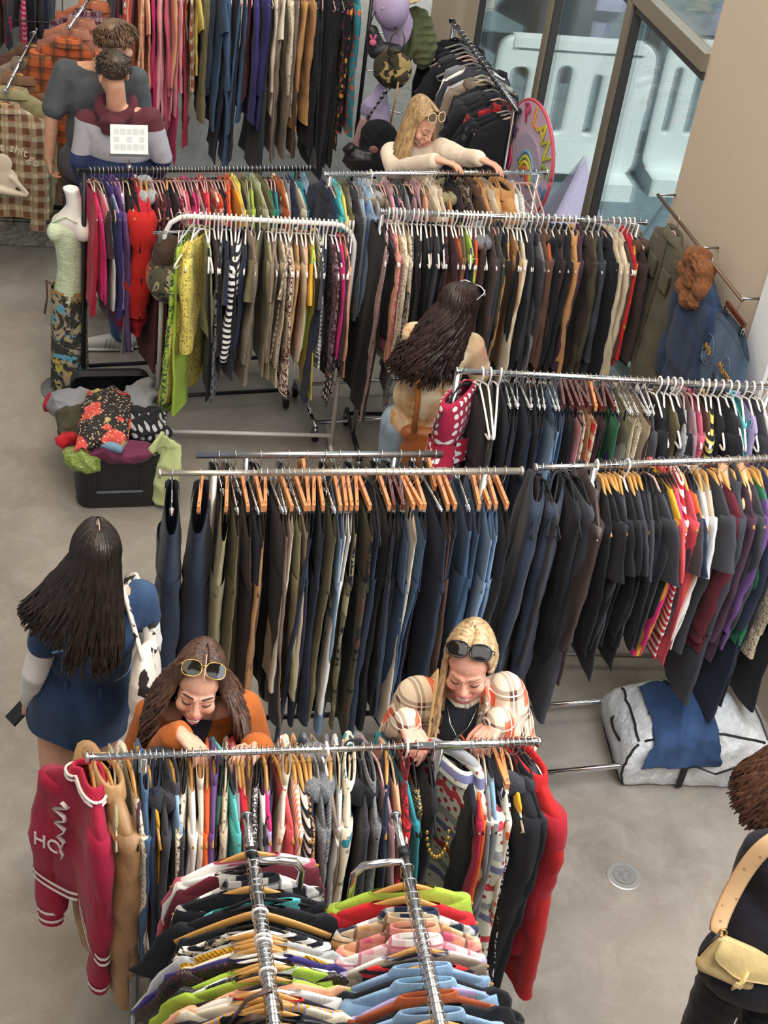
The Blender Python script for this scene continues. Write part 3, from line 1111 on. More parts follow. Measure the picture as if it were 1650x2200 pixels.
# ------------------------------------------------------------------ racks and what hangs on them
ZR1 = 1.40
A, B = at(192, 1627, ZR1), at(1152, 1594, ZR1)
rack('chrome clothes rack nearest the viewer running across the picture', A, B, (.115, .775), CHROME, .0135, .2, thin=.72)
GRP = 'clothes on the front chrome rack'
hang('''233 JK.E tan *1.28 !w @18 %.034
250 VS khaki !c
283 LS.A cream !w
300 VS.P plum !k
312 JK.J denim !k
322 VS mustard+khaki !w
336 CT navy *.95 !k
350 FJ.J charcoal+charcoal *1.1 !k
373 JK.J skyblue+charcoal !w
390 TK black !k
400 LS.A cream !k
414 SW white !w
430 TN cream !w
447 LS.P orange !w
463 TN purple !w
478 VS.F darkgreen+cream !k
488 LS.A beige !c
497 LS turquoise !k
508 VS grey !g
516 LS crimson !w
526 LS red !w
540 SH brown !w
553 LS.Q black+white !k
563 VS.F white+black !k
574 LS hotpink+lilac !w
588 VS navy !k
603 SW coral !w
621 TN cream !w
636 LS.V peach+white !w
648 LS.S white+black !w
659 LS.L tan !w
671 LS navy !w
686 FJ.U grey+grey *1.15 !g
702 LS taupe !p
717 SW.N grey !w
735 LS lightgrey !c
758 CT.F cream+teal *.95 !c
780 FJ.U charcoal+black !k
797 JK.U grey !k
817 LS mauve !r
835 LS navy !w
846 VS peach !c
862 LS teal !k
874 TN.G maroon+red *1.15 !p
895 VS.Q black+gold !k
930 DR black *.92 @0 !k %.026
1012 VS black !k
1022 SW orange !k
1034 LS crimson !c
1046 LS grey !c
1058 SW skyblue+grey !k
1076 DR.Z black+white !o
1089 LS.F cream+orange !o
1101 VS mustard !c
1112 FJ black+charcoal *1.25 !k @12 %.03
1125 CT black *.95 !k @14''', A, B, 0, 192, 1152, 'front chrome rail', 'left', 'w', GRP)
# the showpieces of the front rail, turned towards the viewer
RA, RB = A, B


def rail_pt(A, B, px):
    lo, hi = 0, 1
    for _ in range(40):
        m = (lo + hi) / 2
        p = A + (B - A) * m - _C
        if 825 + FPX * (p @ _rt) / (p @ _fw) < px:
            lo = m
        else:
            hi = m
    return A + (B - A) * lo


def text_obj(s, size, mat, parent, loc, rot, name='lettering', extrude=.0015, shear=0, align='CENTER'):
    cu = bpy.data.curves.new('tmp', 'FONT')
    cu.body = s
    cu.size = size
    cu.extrude = extrude
    cu.align_x = align
    cu.align_y = 'CENTER'
    cu.shear = shear
    cu.resolution_u = 3
    o = bpy.data.objects.new('tmp', cu)
    COL.objects.link(o)
    dg = bpy.context.evaluated_depsgraph_get()
    me = bpy.data.meshes.new_from_object(o.evaluated_get(dg))
    bpy.data.objects.remove(o)
    me.materials.clear()
    q = link(name, me, mat, parent, loc)
    q.rotation_euler = rot
    return q


rnd = random.Random(77)
WHT = plain('white_felt', 'efe6e0', .9)
CRM = fabric('P', 'crimson')
p = rail_pt(A, B, 199)
ang = math.atan2(B[1] - A[1], B[0] - A[0])
rz = ang - math.pi / 2 + math.radians(8)
v = make_garment('JK', CRM, p, rz, .03, rnd, CRM, .95, 0, 1.12)
tag(v, 'crimson varsity jacket with white striped cuffs and felt lettering at the rail end', 'jacket', GRP)
for ch in list(v.children):
    if ch.name.startswith('sleeve'):
        zmin = min(q.co.z for q in ch.data.vertices)
        xs = [q.co for q in ch.data.vertices if q.co.z < zmin + .02]
        cx = sum(q.x for q in xs) / len(xs)
        th = np.linspace(0, 6.283, 14, endpoint=False)
        for nm, m_, z0_, z1_ in (('cuff', CRM, .03, -.055), ('cuff_stripe', WHT, .022, .008), ('cuff_stripe', WHT, -.02, -.034)):
            rr = [np.stack([cx + (.05 + (.003 if nm != 'cuff' else 0)) * np.cos(th), (.034 + (.003 if nm != 'cuff' else 0)) * np.sin(th), zmin + z_ + 0 * th], -1) for z_ in (z0_, z1_)]
            MB().grid(rr).build(nm, m_, ch)
    if ch.name.startswith('collar'):
        for dz in (0, .018):
            MB().tube([(.105 * math.cos(a), .045 * math.sin(a), -.085 - dz) for a in np.linspace(0, 6.283, 26)], .005, 6).build('collar_stripe', WHT, ch)
body = [c for c in v.children if c.name.startswith('body')][0]
zb = min(q.co.z for q in body.data.vertices)
for dz in (.012, .04):
    th = np.linspace(0, 6.283, 40, endpoint=False)
    MB().grid([np.stack([.262 * sup(np.cos(th), .8), .043 * sup(np.sin(th), .75), zb + dz + h + 0 * th], -1) for h in (0, .013)]).build('hem_stripe', WHT, body)
text_obj('HO', .085, WHT, body, (-.15, -.046, -.43), (math.pi / 2, 0, 0))
MB().tube([(-.08 + .04 * math.sin(k * 2.2) * (1 - k / 14), -.05, -.2 - k * .02) for k in range(14)], .008, 6, flat=.4).build('emblem', WHT, body)
def bend(me, ang_, r=.06):
    for q in me.vertices:
        if q.co.x < 0:
            u_ = min(1, -q.co.x / r)
            a_ = ang_ * u_ * u_ * (3 - 2 * u_)
            x_, y_ = q.co.x, q.co.y
            q.co.z -= .32 * max(0, -x_ - .03)
            q.co.x, q.co.y = x_ * math.cos(a_) - y_ * math.sin(a_), x_ * math.sin(a_) + y_ * math.cos(a_)
    me.update()


bpy.context.view_layer.update()
for ch in v.children_recursive:
    if ch.type == 'MESH':
        if ch.name.startswith('lettering'):
            ch.data.transform(ch.matrix_local)
            ch.matrix_local = Matrix.Identity(4)
        bend(ch.data, math.radians(36))
make_hanger('w', p, rz, 'wooden hanger holding the crimson varsity jacket at the front rail end', 'hangers on the front chrome rail')
# hooded robe
p = rail_pt(A, B, 985)
t = NT('nordic_print')
x_, y_, z_ = t.sep(t.coord())
band = t.math('FRACT', t.math('MULTIPLY', z_, 4.2))
zig = t.math('ADD', band, t.math('MULTIPLY', t.math('PINGPONG', t.math('MULTIPLY', x_, 1.0), .03), 2.2))
base = t.mix(t.step(t.voro(t.coord(rot=(0, .78, 0)), 30, rand=.1), .30, .26), lin('c9c8bd'), lin('9b3140'))
c = t.mix(t.math('MULTIPLY', t.math('GREATER_THAN', zig, .28), t.math('LESS_THAN', zig, .40)), base, lin('b63a46'))
c = t.mix(t.math('MULTIPLY', t.math('GREATER_THAN', band, .62), t.math('LESS_THAN', band, .74)), c, lin('6f6f95'))
c = t.mix(t.math('MULTIPLY', t.math('GREATER_THAN', band, .84), t.math('LESS_THAN', band, .98)), c, lin('8d8f92'))
t.l(c, t.b.inputs['Base Color']); t.b.inputs['Roughness'].default_value = .9
rz = ang - math.pi / 2 + math.radians(30)
v = make_garment('CT', t.m, p, rz, .034, rnd, t.m, 1.0, 0, 1.3)
mb = MB().tube([(.115 * math.sin(a), .02 * math.sin(a * 2), -.12 + .085 * math.cos(a)) for a in np.linspace(-2.2, 2.2, 20)], .022, 10, flat=1.2)
mb.ell((0, .03, -.19), (.11, .035, .09))
link('hood', remesh(mb, .008, 3, .003, 12), t.m, v)
tag(v, 'grey hooded fleece robe with red nordic print turned to the viewer on the front rail', 'robe', GRP)
make_hanger('k', p, rz, 'black hanger holding the nordic print robe on the front chrome rail', 'hangers on the front chrome rail')
# red fleece
p = rail_pt(A, B, 1140)
v = make_garment('CT', fabric('P', 'a31c28'), p, ang - math.pi / 2 + .36, .034, rnd, None, .95, 0, 1.15)
tag(v, 'long plain red fleece at the right end of the front rail', 'coat', GRP)
make_hanger('k', p, ang - math.pi / 2 + .36, 'black hanger holding the long red fleece at the front rail end', 'hangers on the front chrome rail')
# black necklace cord with gold beads on the black dress
p = rail_pt(A, B, 931)
nk_ = thing('necklace', 'gold bead necklace looped over the black dress on the front rail', 'necklace', p, ang - math.pi / 2)
mb = MB()
for i in range(13):
    a = math.pi * i / 12
    mb.ell((.20 + .035 * math.sin(a), .034 * math.cos(a), -.17 - .075 * math.sin(a)), (.006, .006, .009), None, 8, 6)
mb.build('beads', plain('gold_beads', 'c9a04a', .3, .8), nk_)

# --- foreground double rack (two rails running towards the viewer)
ZR2 = 1.42
A1, A2 = at(530, 1752, ZR2), at(590, 2200, ZR2)
B1, B2 = at(850, 1752, ZR2), at(946, 2200, ZR2)
A2 = A1 + (A2 - A1) * 1.5
B2 = B1 + (B2 - B1) * 1.5
base = (A1 + A2 + B1 + B2) / 4
base = np.array([base[0], base[1], 0])
rk = thing('clothes_rack', 'chrome double rail rack in the foreground with rails running towards the viewer', 'clothes rack', base, 0, 'clothes racks on the floor')
for P1, P2, s in ((A1, A2, 1), (B1, B2, -1)):
    d_ = (P2 - P1) / np.linalg.norm(P2 - P1)
    n_ = np.array([-d_[1], d_[0], 0]) * s
    if (n_ @ ((B1 - A1) * s)) < 0:
        n_ = -n_
    MB().tube([P1 - base, P1 + d_ * .13 - base], .011, 14).tube([P1 + d_ * .13 - base, P2 - base], .0145, 14).build('rail', CHROME, rk)
    MB().tube([P1 - d_ * .004 - base, P1 + d_ * .003 - base], .0155, 14).build('end_cap', STEEL, rk)
    MB().tube([P1 + d_ * .125 - base, P1 + d_ * .15 - base], .0165, 14).build('collar_ring', RUBBER, rk)
    for f in (.16, .92):
        q = P1 + d_ * (np.linalg.norm(P2 - P1) * f) - base
        path = [q, q + n_ * .07 - np.array([0, 0, .005]), q + n_ * .12 - np.array([0, 0, .015]), q + n_ * .142 - np.array([0, 0, .05]), q + n_ * .142 - np.array([0, 0, .3]), np.array([(q + n_ * .142)[0], (q + n_ * .142)[1], .08])]
        MB().tube(path, .0115, 12).build('post', CHROME, rk)
        if s == 1:
            w = (B1 - A1) / np.linalg.norm(B1 - A1)
            c_ = np.array([q[0], q[1], .08])
            MB().tube([c_ - w * .05, c_ + w * .42], .013, 12).build('foot', CHROME, rk)
            for u in (-.04, .41):
                wq = MB().tube([c_ + w * u + d_ * -.012 + np.array([0, 0, -.045]), c_ + w * u + d_ * .012 + np.array([0, 0, -.045])], .034, 16).build('caster', RUBBER, rk)
GRP = 'clothes on the foreground double rack'
hang('''1800 SW white+rose !w
1818 LS maroon !k
1836 LS white !k *1.1
1856 SH.K black+white !k
1872 LS black !w
1897 TK turquoise !k
1909 TS black !k
1926 HG wood !w
1953 LS.P black !k
1962 LS.S black+white !p
1973 LS.G beige+black !w
1983 TS lightgrey !w
1994 LS.N mustard !w
2006 LS cream !w
2016 TS.P violet+violet !p
2026 TS.Q black+maroon !p
2036 SW lime !w
2047 LS white !w
2057 TS.Q black+charcoal !k
2067 TS lime !w
2078 TS peach !k
2089 LS white !p
2100 LS.P black+red !w
2112 TS cream !w
2124 LS.V mustard+lilac !w
2138 TS black !w
2152 LS.E black !k
2168 TS black !w
2184 LS navy !w
2202 TS black !k
2222 LS grey !w
2244 TS maroon !w''', A1, A2, 1, 1752, 2200, 'left foreground rail', 'far', 'w', GRP, 0, .026)
hang('''1866 LS lime !w
1896 LS red !w
1925 SH.K navy+white !k
1940 SH.K beige+tan+brown !k
1962 SH.K peach+rose+brown !k
1984 SH.K white+pink+rose !k
2004 LS white+lilac *1.15 !w
2014 SW taupe !k
2030 VS.S red+black !k
2046 SH.J lightdenim !w
2062 TS black !k
2076 JK.J skyblue !k
2090 LS lilac !k
2106 SH rust !k
2124 TS black !k
2142 JK.J lightdenim !k
2160 LS.P black !w
2182 TS mustard !w
2200 LS brown !w
2222 LS black !w
2246 TS white !k''', B1, B2, 1, 1752, 2200, 'right foreground rail', 'far', 'w', GRP, 0, .026)
# brown leather bag hanging near the end of the left foreground rail
p = A1 + (A2 - A1) * .58
bg_ = thing('handbag', 'small brown leather bag hanging on the left foreground rail', 'bag', p, ang)
remb = MB().ell((-.03, 0, -.2), (.09, .045, .09)).ell((-.03, 0, -.14), (.06, .04, .07))
link('body', remesh(remb, .01, 3, .003, 20), fabric('E', 'brown'), bg_)
MB().tube([(-.1, 0, -.12), (-.06, 0, -.02), (0, 0, .02), (.03, 0, -.04), (.05, 0, -.14)], .008, 8, flat=.5).build('strap', fabric('E', 'brown'), bg_)

# --- jeans rack
ZR3 = 1.55
A, B = at(347, 1017, ZR3), at(1117, 1012, ZR3)
jr = rack('pale steel jeans rack in the middle with two parallel rails', A, B, (.14, .9), plain('brushed_rail', 'c4beb2', .35, .8), .0135, .24, thin=.26, feet_mat=BLACKM)
n_ = np.array([-(B - A)[1], (B - A)[0], 0]); n_ /= np.linalg.norm(n_)
A3 = A + (B - A) * .1 + n_ * .14 - np.array([0, 0, .02])
B3 = A + (B - A) * .8 + n_ * .14 - np.array([0, 0, .02])
b_ = np.array(jr.location)
MB().tube([A3 - b_, B3 - b_], .013, 12).build('rear_rail', STEEL, jr)
for f in (.2, .8):
    q = A3 + (B3 - A3) * f - b_
    MB().tube([q, np.array([q[0], q[1], .1])], .011, 10).build('rear_post', STEEL, jr)
GRP = 'jeans and trousers on the middle rack'
hang('''371 JN.J darkdenim !m %.042
432 JN.J darkdenim !o %.05
492 PT khaki !o
506 PT olive !m
527 PT.P darkbrown !o
545 JN.J navy !m
560 PT brown !o *1.05
574 PT tan+brown !o
592 PT charcoal !m
606 PT.P taupe !m
620 PT cream !o *.85
632 PT.P khaki !m *.85
648 PT beige !o *.9
664 JN.J darkdenim !o
680 JN.J darkdenim !o *1.1
693 JN.J navy !o
712 PT olive !m
728 JN.J lightdenim !o *1.1
745 PT white !o *.9
757 PT white !o *.95
770 PT.C olive+khaki+black !o *1.05
786 PT.C darkolive+brown+black !o *1.05
808 JN.J navy !k *1.05
830 PT black !o *1.05
845 JN.J darkdenim !b
858 JN.J denim !b *1.05
868 PT black !b
880 PT cream+beige !o
893 JN.J denim !o
908 JN.J navy !o
930 JN.J darkdenim !m
955 PT brown !o
972 JN.J darkdenim !o
1000 JN.J denim !m
1030 JN.J denim !o
1046 JN.J lightdenim !o
1062 JN.J lightdenim !o *1.05
1085 PT black !o *1.05''', A, B, 0, 347, 1117, 'front rail of the jeans rack', 'left', 'o', GRP, 0, .034, 1.0)
hang('''470 PT charcoal !m
505 PT taupe !m
560 PT black !m
620 PT grey !m
660 PT camel !o
700 PT darkbrown !m
730 PT khaki !m
770 JN.J navy !m
820 PT black !m
860 PT charcoal !m
900 JN.J darkdenim !m
935 PT brown !o''', A3, B3, 0, 420, 950, 'rear rail of the jeans rack', 'left', 'm', GRP, 0, .028, .9)

# --- right rack
ZR4 = 1.58
A, B = at(1155, 1005, ZR4), at(1650, 985, ZR4)
d_ = (B - A)
B = A + d_ * 1.35
rack('chrome rack at the right with dark tops and coloured jumpers', A, B, (.18, .97), CHROME, .0135, .24, thin=.25)
GRP = 'clothes on the right chrome rack'
hang('''1166 OV.J darkdenim !k *1.05 @-20 %.04
1184 VS charcoal !k *1.2
1205 OV.J darkdenim+khaki !k *.95 @-25 %.04
1232 VS black !k *1.3
1258 DR charcoal !k *.85
1282 JK.E darkbrown !p *1.2 @-8
1300 LS black !w
1309 TS black !w
1320 TS black !w
1330 LS black !w
1339 LS charcoal !w *1.2
1349 TS black !p
1359 LS black !w *1.15
1369 TS charcoal !w
1381 SW black !w *1.1
1394 TS charcoal !k
1405 LS black !k
1415 TS charcoal !r
1425 LS.P black !k
1437 SW mustard !k *1.05
1446 LS hotpink !k *1.1
1454 TS coral !k *1.15
1464 SH.S red+white !w *1.05
1475 LS coral !w *1.15
1486 TS.P orange+navy !k
1497 TS charcoal !k
1510 LS white !w @-6
1527 TS beige+lightgrey !w
1544 TS charcoal !w *1.1
1563 SW maroon !w *1.2
1586 CT.P charcoal+charcoal !w *1.0 @-8
1602 LS plum !w *1.2
1616 SW charcoal !w
1628 LS green !w
1642 LS purple !w *1.15
1658 CT navy !w
1676 CT black !w
1698 LS.A beige !w *1.2
1722 CT black !w''', A, B, 0, 1155, 1650, 'right chrome rail', 'left', 'w', GRP, 0, .036, 1.0, 1.13)
# peach scarf collar draped on the charcoal coat
p = rail_pt(A, B, 1590)
sc_ = thing('scarf', 'peach fleece scarf draped round the long charcoal coat on the right rail', 'scarf', p, math.atan2(d_[1], d_[0]) - math.pi / 2)
mb = MB()
mb.tube([(.09 * math.cos(a) + .02, .05 * math.sin(a), -.09 - .05 * math.cos(a)) for a in np.linspace(-2.4, 2.4, 16)], .026, 10, flat=.6)
link('cloth', remesh(mb, .008, 2, .004, 14), fabric('P', 'peach'), sc_)

# --- skirt and trouser rack behind it
ZR5 = 1.5
A, B = at(985, 797, ZR5), at(1650, 832, ZR5)
d_ = B - A
B = A + d_ * 1.03
rack('chrome rack of skirts and trousers on clip hangers near the beige wall', A, B, (.0, .98), CHROME, .013, .24, feet_mat=STEEL)
GRP = 'skirts and trousers on the clip hanger rack'
hang('''1036 PT black !p *.9
1054 PT olive !p *.9
1076 PT charcoal !p *.9
1096 JN.J darkdenim !m
1108 JN.J navy !m
1120 JN.J darkdenim !m
1132 JN.J navy !m
1146 JN.J darkdenim !m
1160 JN.J darkdenim !m
1175 JN.J darkdenim !m
1188 JN.J denim !m *.9
1202 JN.J lightdenim !m *.9 %.03
1216 SK.J denim !b
1228 SK black !b
1240 SK pink+black !b
1250 SK.F cream+rose !b
1259 SK.K red+cream !b
1268 SK tan !b
1280 SK darkbrown !o
1292 SK burgundy !b
1304 SK darkgreen !b
1316 SK green !b
1328 SK violet+grey !m
1341 SK khaki !m
1353 SK cream !m
1366 SK.A cream !m
1379 SK beige !m
1392 SK plum !t
1405 TS charcoal !t
1418 SK black !p
1434 TS black !p
1448 VS olive !p
1462 TS black !p
1477 SW.N lightgrey !r
1492 LS mauve !r
1508 LS rose !p
1522 VS brown !p
1536 SW.S yellow+black !p
1552 VS black !p
1568 TS black !p
1584 TK charcoal !p
1602 TK turquoise !p
1618 VS.F lilac+teal !p
1634 TS charcoal !p
1648 VS white !p''', A, B, 0, 985, 1650, 'clip hanger rail', 'left', 'm', GRP, 0, .03)
pol = make_garment('DR', fabric('D', 'crimson', 'white'), A + (B - A) * .012, math.atan2(d_[1], d_[0]) - math.pi / 2 - .6, .055, rnd, None, .62, 0, .72)
tag(pol, 'red and white polka dot frilled dress on the left end of the clip hanger rail', 'dress', GRP)
MB().grid([[((.15 + (z_ < -.4) * .05) * math.cos(a), .07 * math.sin(a) + .014 * math.sin(9 * a), z_) for a in np.linspace(0, 6.28, 40, endpoint=False)] for z_ in (-.30, -.36, -.42)]).build('frill', fabric('D', 'crimson', 'white'), pol)
make_hanger('k', A + (B - A) * .012, math.atan2(d_[1], d_[0]) - math.pi / 2 - .6, 'black hanger holding the polka dot dress at the rail end', 'hangers on the clip hanger rail')

# --- brown and black rack
ZR6 = 1.45
A, B = at(822, 455, ZR6), at(1385, 478, ZR6)
rack('chrome rack of black and brown clothes ending at the beige wall', A, B, (.0, .98), CHROME, .013, .25, feet_mat=BLACKM)
GRP = 'clothes on the brown and black rack'
hang('''822 DR black !k
829 VS.E black !k *1.1
836 DL.G mauve+taupe !p *.95
844 LS.G pink+rose !p *1.1
852 LS peach !p *1.1
860 LS.A cream !p *1.2
869 LS cream !p *1.15
879 LS.A beige !c *1.1
889 DL.L grey !p *.9
899 LS black !p
908 VS black !p *1.2
917 VS.E black !p *1.1
928 VS black !c *1.3
941 VS.P charcoal !p *1.2
955 TK black !p
963 LS.G burgundy+black !p
972 LS burgundy !p
981 LS rust !p
989 LS brown !r
997 LS olive !p
1004 LS lime !p
1011 LS navy !p
1018 VS purple !p
1026 LS orange !p
1036 VS brown !p
1045 FJ.P darkbrown+grey !p *1.1
1054 CT.V charcoal+brown !p
1065 LS darkolive !r
1076 CT charcoal !r
1086 CT black !p
1096 LS camel !p *1.2
1105 LS tan !p *1.3
1114 LS black !p *1.1
1123 DL cream !p *.9
1133 DL black !p *.9
1143 CT charcoal !p
1154 CT.E grey+charcoal !p
1165 CT brown !p
1178 CT.P rust+brown !p
1192 FJ black+black !p *1.2
1208 CT darkbrown !p
1222 CT black !p
1236 CT camel !p
1250 CT plum !c
1263 CT darkbrown !p
1277 CT darkolive !p
1290 CT charcoal !p
1304 CT black !r
1317 CT beige !p
1330 CT cream+beige !p
1342 LS brown !p
1352 SH red !p
1362 LS.K red+mustard !p
1374 FJ darkbrown+brown !m''', A, B, 0, 820, 1385, 'brown and black rail', 'left', 'p', GRP, 0, .034)

# --- white rack
ZR7 = 1.38
A, B = at(354, 462, ZR7), at(768, 484, ZR7)
dr = (B - A) / np.linalg.norm(B - A)
base = (A + B) / 2; base = np.array([base[0], base[1], 0])
wr = thing('clothes_rack', 'white rounded tube clothes rack in front of the pink rail', 'clothes rack', base, 0, 'clothes racks on the floor')
Lq = np.linalg.norm(B - A)


def wp(s, z):
    return A + dr * s * 1.0 - base + np.array([0, 0, z - ZR7])


path = [wp(0, .04), wp(0, 1.2), wp(.004, ZR7 - .1), wp(.03, ZR7 - .04), wp(.075, ZR7 - .008), wp(.12, ZR7), wp(Lq / 2, ZR7), wp(Lq - .12, ZR7), wp(Lq - .075, ZR7 - .008), wp(Lq - .03, ZR7 - .04), wp(Lq - .004, ZR7 - .1), wp(Lq, 1.2), wp(Lq, .04)]
MB().tube(path, .0125, 14).build('frame', WHITEM, wr)
MB().tube([wp(0, .1), wp(Lq, .1)], .011, 12).build('lower_bar', WHITEM, wr)
nn = np.array([dr[1], -dr[0], 0])
for s in (0, Lq):
    MB().tube([wp(s, .03) + nn * .2, wp(s, .03) - nn * .2], .012, 12).build('foot', WHITEM, wr)
Ai, Bi = A + dr * .03, B - dr * .03
GRP = 'clothes on the white rack'
hang('''394 DR lime !m *.9 %.02 @-12
404 DR.G lime+darkgreen !t *.95 %.022 @-20
418 LS.A yellow !p *1.0 %.03 @-12
430 DR.A yellow !p *.85 %.03 @-32
442 VS sage !p *1.0
451 DR black !p *.85
460 LS darkbrown !p
469 LS black !p *1.2
478 DL.G black+grey !p *.85
488 TS navy !p
497 DR.A charcoal !p *.75
507 LS black !p
518 LS.S white+black !p @-8 %.03
531 LS navy !p *1.1
543 CT.U taupe !p *.85
560 TS.P olive !p @-12 *1.1
577 LS khaki !p *1.2
587 LS taupe !p *1.25
596 TS taupe !p *1.2
604 LS.A beige !p *1.25
613 DL.G cream+maroon !p *.8
622 LS beige !p
631 TS.S beige+taupe !p @-12 *1.1
640 LS tan !p *1.1
650 LS beige !p *1.1
659 LS peach !p
668 DR yellow !p *.85
677 TS lime+mustard !p
686 SH.B white+black !p
696 TS charcoal !p *1.1
705 DL navy !p *.8
714 LS.G burgundy+mauve !p *1.1
723 DR.F charcoal+pink !p *.8
732 LS hotpink !r
742 LS peach !r *1.15
751 SH plum !p
759 DR.D black+white !p *.85''', Ai, Bi, 0, 365, 755, 'white rail', 'left', 'p', GRP, 0, .03, .92)

# --- pink to green rack (black rail)
ZR8 = 1.38
A, B = at(170, 367, ZR8), at(672, 362, ZR8)
rack('black clothes rack with pink to green tops behind the white rack', A, B, (.02, .93), BLACKM, .0135, .22)
GRP = 'clothes on the black pink-to-green rack'
hang('''194 LS hotpink !c *.95
203 LS crimson !c *1.05
212 LS pink+white !c *1.1
221 TS.Q black+charcoal !g *1.1
231 JK lilac+violet !c
239 VS.J denim !r *1.1
247 CT purple !r *.9
255 VS.S lilac+white !r
264 SK.J grey !r *1.5
275 VS black !c *1.2
284 LS.F black+rose !k *1.1
293 SH.F crimson+white !c
303 PF red !w *1.2 %.04
315 FJ.P red+lightgrey !w *1.0
328 DR.G maroon+burgundy !r *1.0
336 SK.G burgundy+rose !r *1.9
344 VS maroon !r
352 DR.G burgundy+maroon !r *1.05
360 LS black !w
368 VS plum !r
376 DR.G maroon+rose !r *1.05
383 VS burgundy !r
390 LS pink !r
397 LS rose !r
404 VS maroon !g
411 TS hotpink !r
418 LS mauve !r
425 VS rose !r
432 LS red !r
439 VS crimson !r
446 LS coral !r
453 TS.K red+cream !r
460 VS orange !r
468 LS black !r
476 VS black !r
484 TS red !c
492 SH orange !c
500 VS mustard !c
508 SH yellow !c
516 VS black !k
524 SH olive !k
532 LS khaki !c
541 LS lime !c
550 SH sage !c
558 VS khaki !g
566 SH olive !g
575 LS.F green+black !r
584 VS black !r
592 LS teal !r
600 SH.F rust+cream !c
609 LS cream !c
618 SH grey !g
626 JK navy !g
634 LS cream !c
642 SH teal !g
650 LS navy !g
658 SH skyblue !g
665 LS.J lilac !g''', A, B, 0, 170, 672, 'black rail', 'left', 'r', GRP, 0, .026)
# --- grey to camel rack (silver rail)
ZR9 = 1.5
A, B = at(700, 375, ZR9), at(1172, 370, ZR9)
rack('chrome rack of grey to camel coats in front of the blonde woman', A, B, (.02, .97), CHROME, .0135, .24)
GRP = 'clothes on the grey to camel rack'
hang('''704 JK navy !r
712 LS teal !r
720 LS turquoise !g
728 SH turquoise !g
736 LS yellow !c
744 SH olive !g
752 VS.K charcoal+grey !g
760 JK.U charcoal !g
768 LS grey !r
777 JK.J skyblue+grey !g
787 JK.J lightdenim !c
797 FJ lightgrey+lightgrey !p
808 FJ grey+taupe !g
818 LS taupe !r
827 LS charcoal !r
836 SH pink+mauve !r
845 LS navy !g
853 LS pink+grey !r
862 JK charcoal !g
871 LS grey !g
880 LS darkbrown !r
889 LS mauve !r
898 SH mauve !r
906 LS taupe !c
914 LS peach !c
922 LS beige !c
931 SH cream !c
941 JK.F beige+cream !c
951 LS brown !k
962 FJ camel+khaki !k
974 JK black !k
986 LS burgundy !k
998 JK.L taupe !k
1010 JK darkbrown !k
1022 JK brown !k
1036 JK camel !w
1050 JK beige !c
1066 CT camel+tan !k
1086 CT camel !k %.04
1108 LS white !r
1122 LS.Q white+grey !r
1138 HG x !r
1150 HG x !r''', A, B, 0, 700, 1172, 'grey to camel rail', 'left', 'r', GRP, 0, .032)
# --- window rack
A, B = at(972, 45, 1.6), at(1112, 238, 1.6)
rack('dark chrome rack of black tops beside the window', A, B, (.03, .97), plain('dark_chrome', '6d6d70', .2, 1.0), .016, .2, feet_mat=BLACKM, casters=False)
GRP = 'black tops on the window rack'
hang('''58 LS black !k
72 VS black !g
80 VS black !g
88 VS charcoal !g
96 VS black !r
104 TS black !r
112 VS grey !g
120 LS white !c
128 JK charcoal !g
138 LS lightgrey !c
148 FJ.P taupe+taupe !c
158 LS black !k
168 LS.P charcoal !g
178 HD black !g
187 TS black !r
196 LS black !g
205 SH.K black+red !r
213 TS black !g
220 TS.F black+charcoal !g
226 LS black !r''', A, B, 1, 45, 238, 'window rail', 'far', 'k', GRP, 0, .034)
# --- long clothes along the back wall
A, B = np.array([-2.05, 8.95, 1.86]), np.array([-.56, 9.38, 1.86])
rack('black wall rack of long dresses along the back wall', A, B, (.0, 1.0), BLACKM, .0135, .2, casters=False)
GRP = 'long clothes along the back wall'
hang('''246 CT charcoal !k *.8
256 LS maroon !k
264 SH.V red+white !k *.9
272 LS red !r
280 VS black !r *1.2
289 SH pink+peach !r *.9
298 LS peach !r *1.1
307 TS peach !r *1.2
316 SH.K peach+cream !r *.9
324 DR rose !r *.8
332 LS hotpink !c *1.3
341 CT pink !c *.9
350 LS.P pink !c *1.4
359 SW rose !w *1.5
368 LS pink+peach !c *1.4
377 LS pink !c *1.4
386 DR hotpink !c *1.05
394 DR crimson !c *1.0
402 VS orange !c
409 SH.K rust+cream !c
418 TS yellow !c
427 VS khaki !c *1.6
437 JK khaki+olive !c *1.2
450 CT olive !c *.92
462 JK.J darkdenim !c *1.2
473 TS.J denim !c *1.5
485 JK.J denim !c *1.4
496 OV.J darkdenim !c *1.0
508 OV.J darkdenim !r *1.05
520 OV.J denim !r *1.05
532 VS.J denim !r *1.5
543 VS maroon !r *1.3
553 CT violet !r *.9
564 CT violet !c *.95
576 DR charcoal !c *1.1
588 DL.P taupe !c *1.0
598 LS cream !p *1.4
609 TS cream !c *1.3
620 LS.F cream+beige !c *1.4
631 DL taupe !c
641 DR brown !r *1.0
651 CT camel !r *1.0
662 CT tan !r *.95
672 DR black !k *1.0
683 DL black !r *.95
694 DR.Q black+charcoal !r *1.05
705 DR black !r *1.1
716 DL black !g *1.05
727 DR black !g *1.05
738 LS.F black+hotpink !g *1.4
750 DL.F black+mustard+coral !c *.9
764 DL.F teal+orange+red !c *.85''', A, B, 0, 265, 790, 'back wall rail', 'left', 'c', GRP, 0, .032)
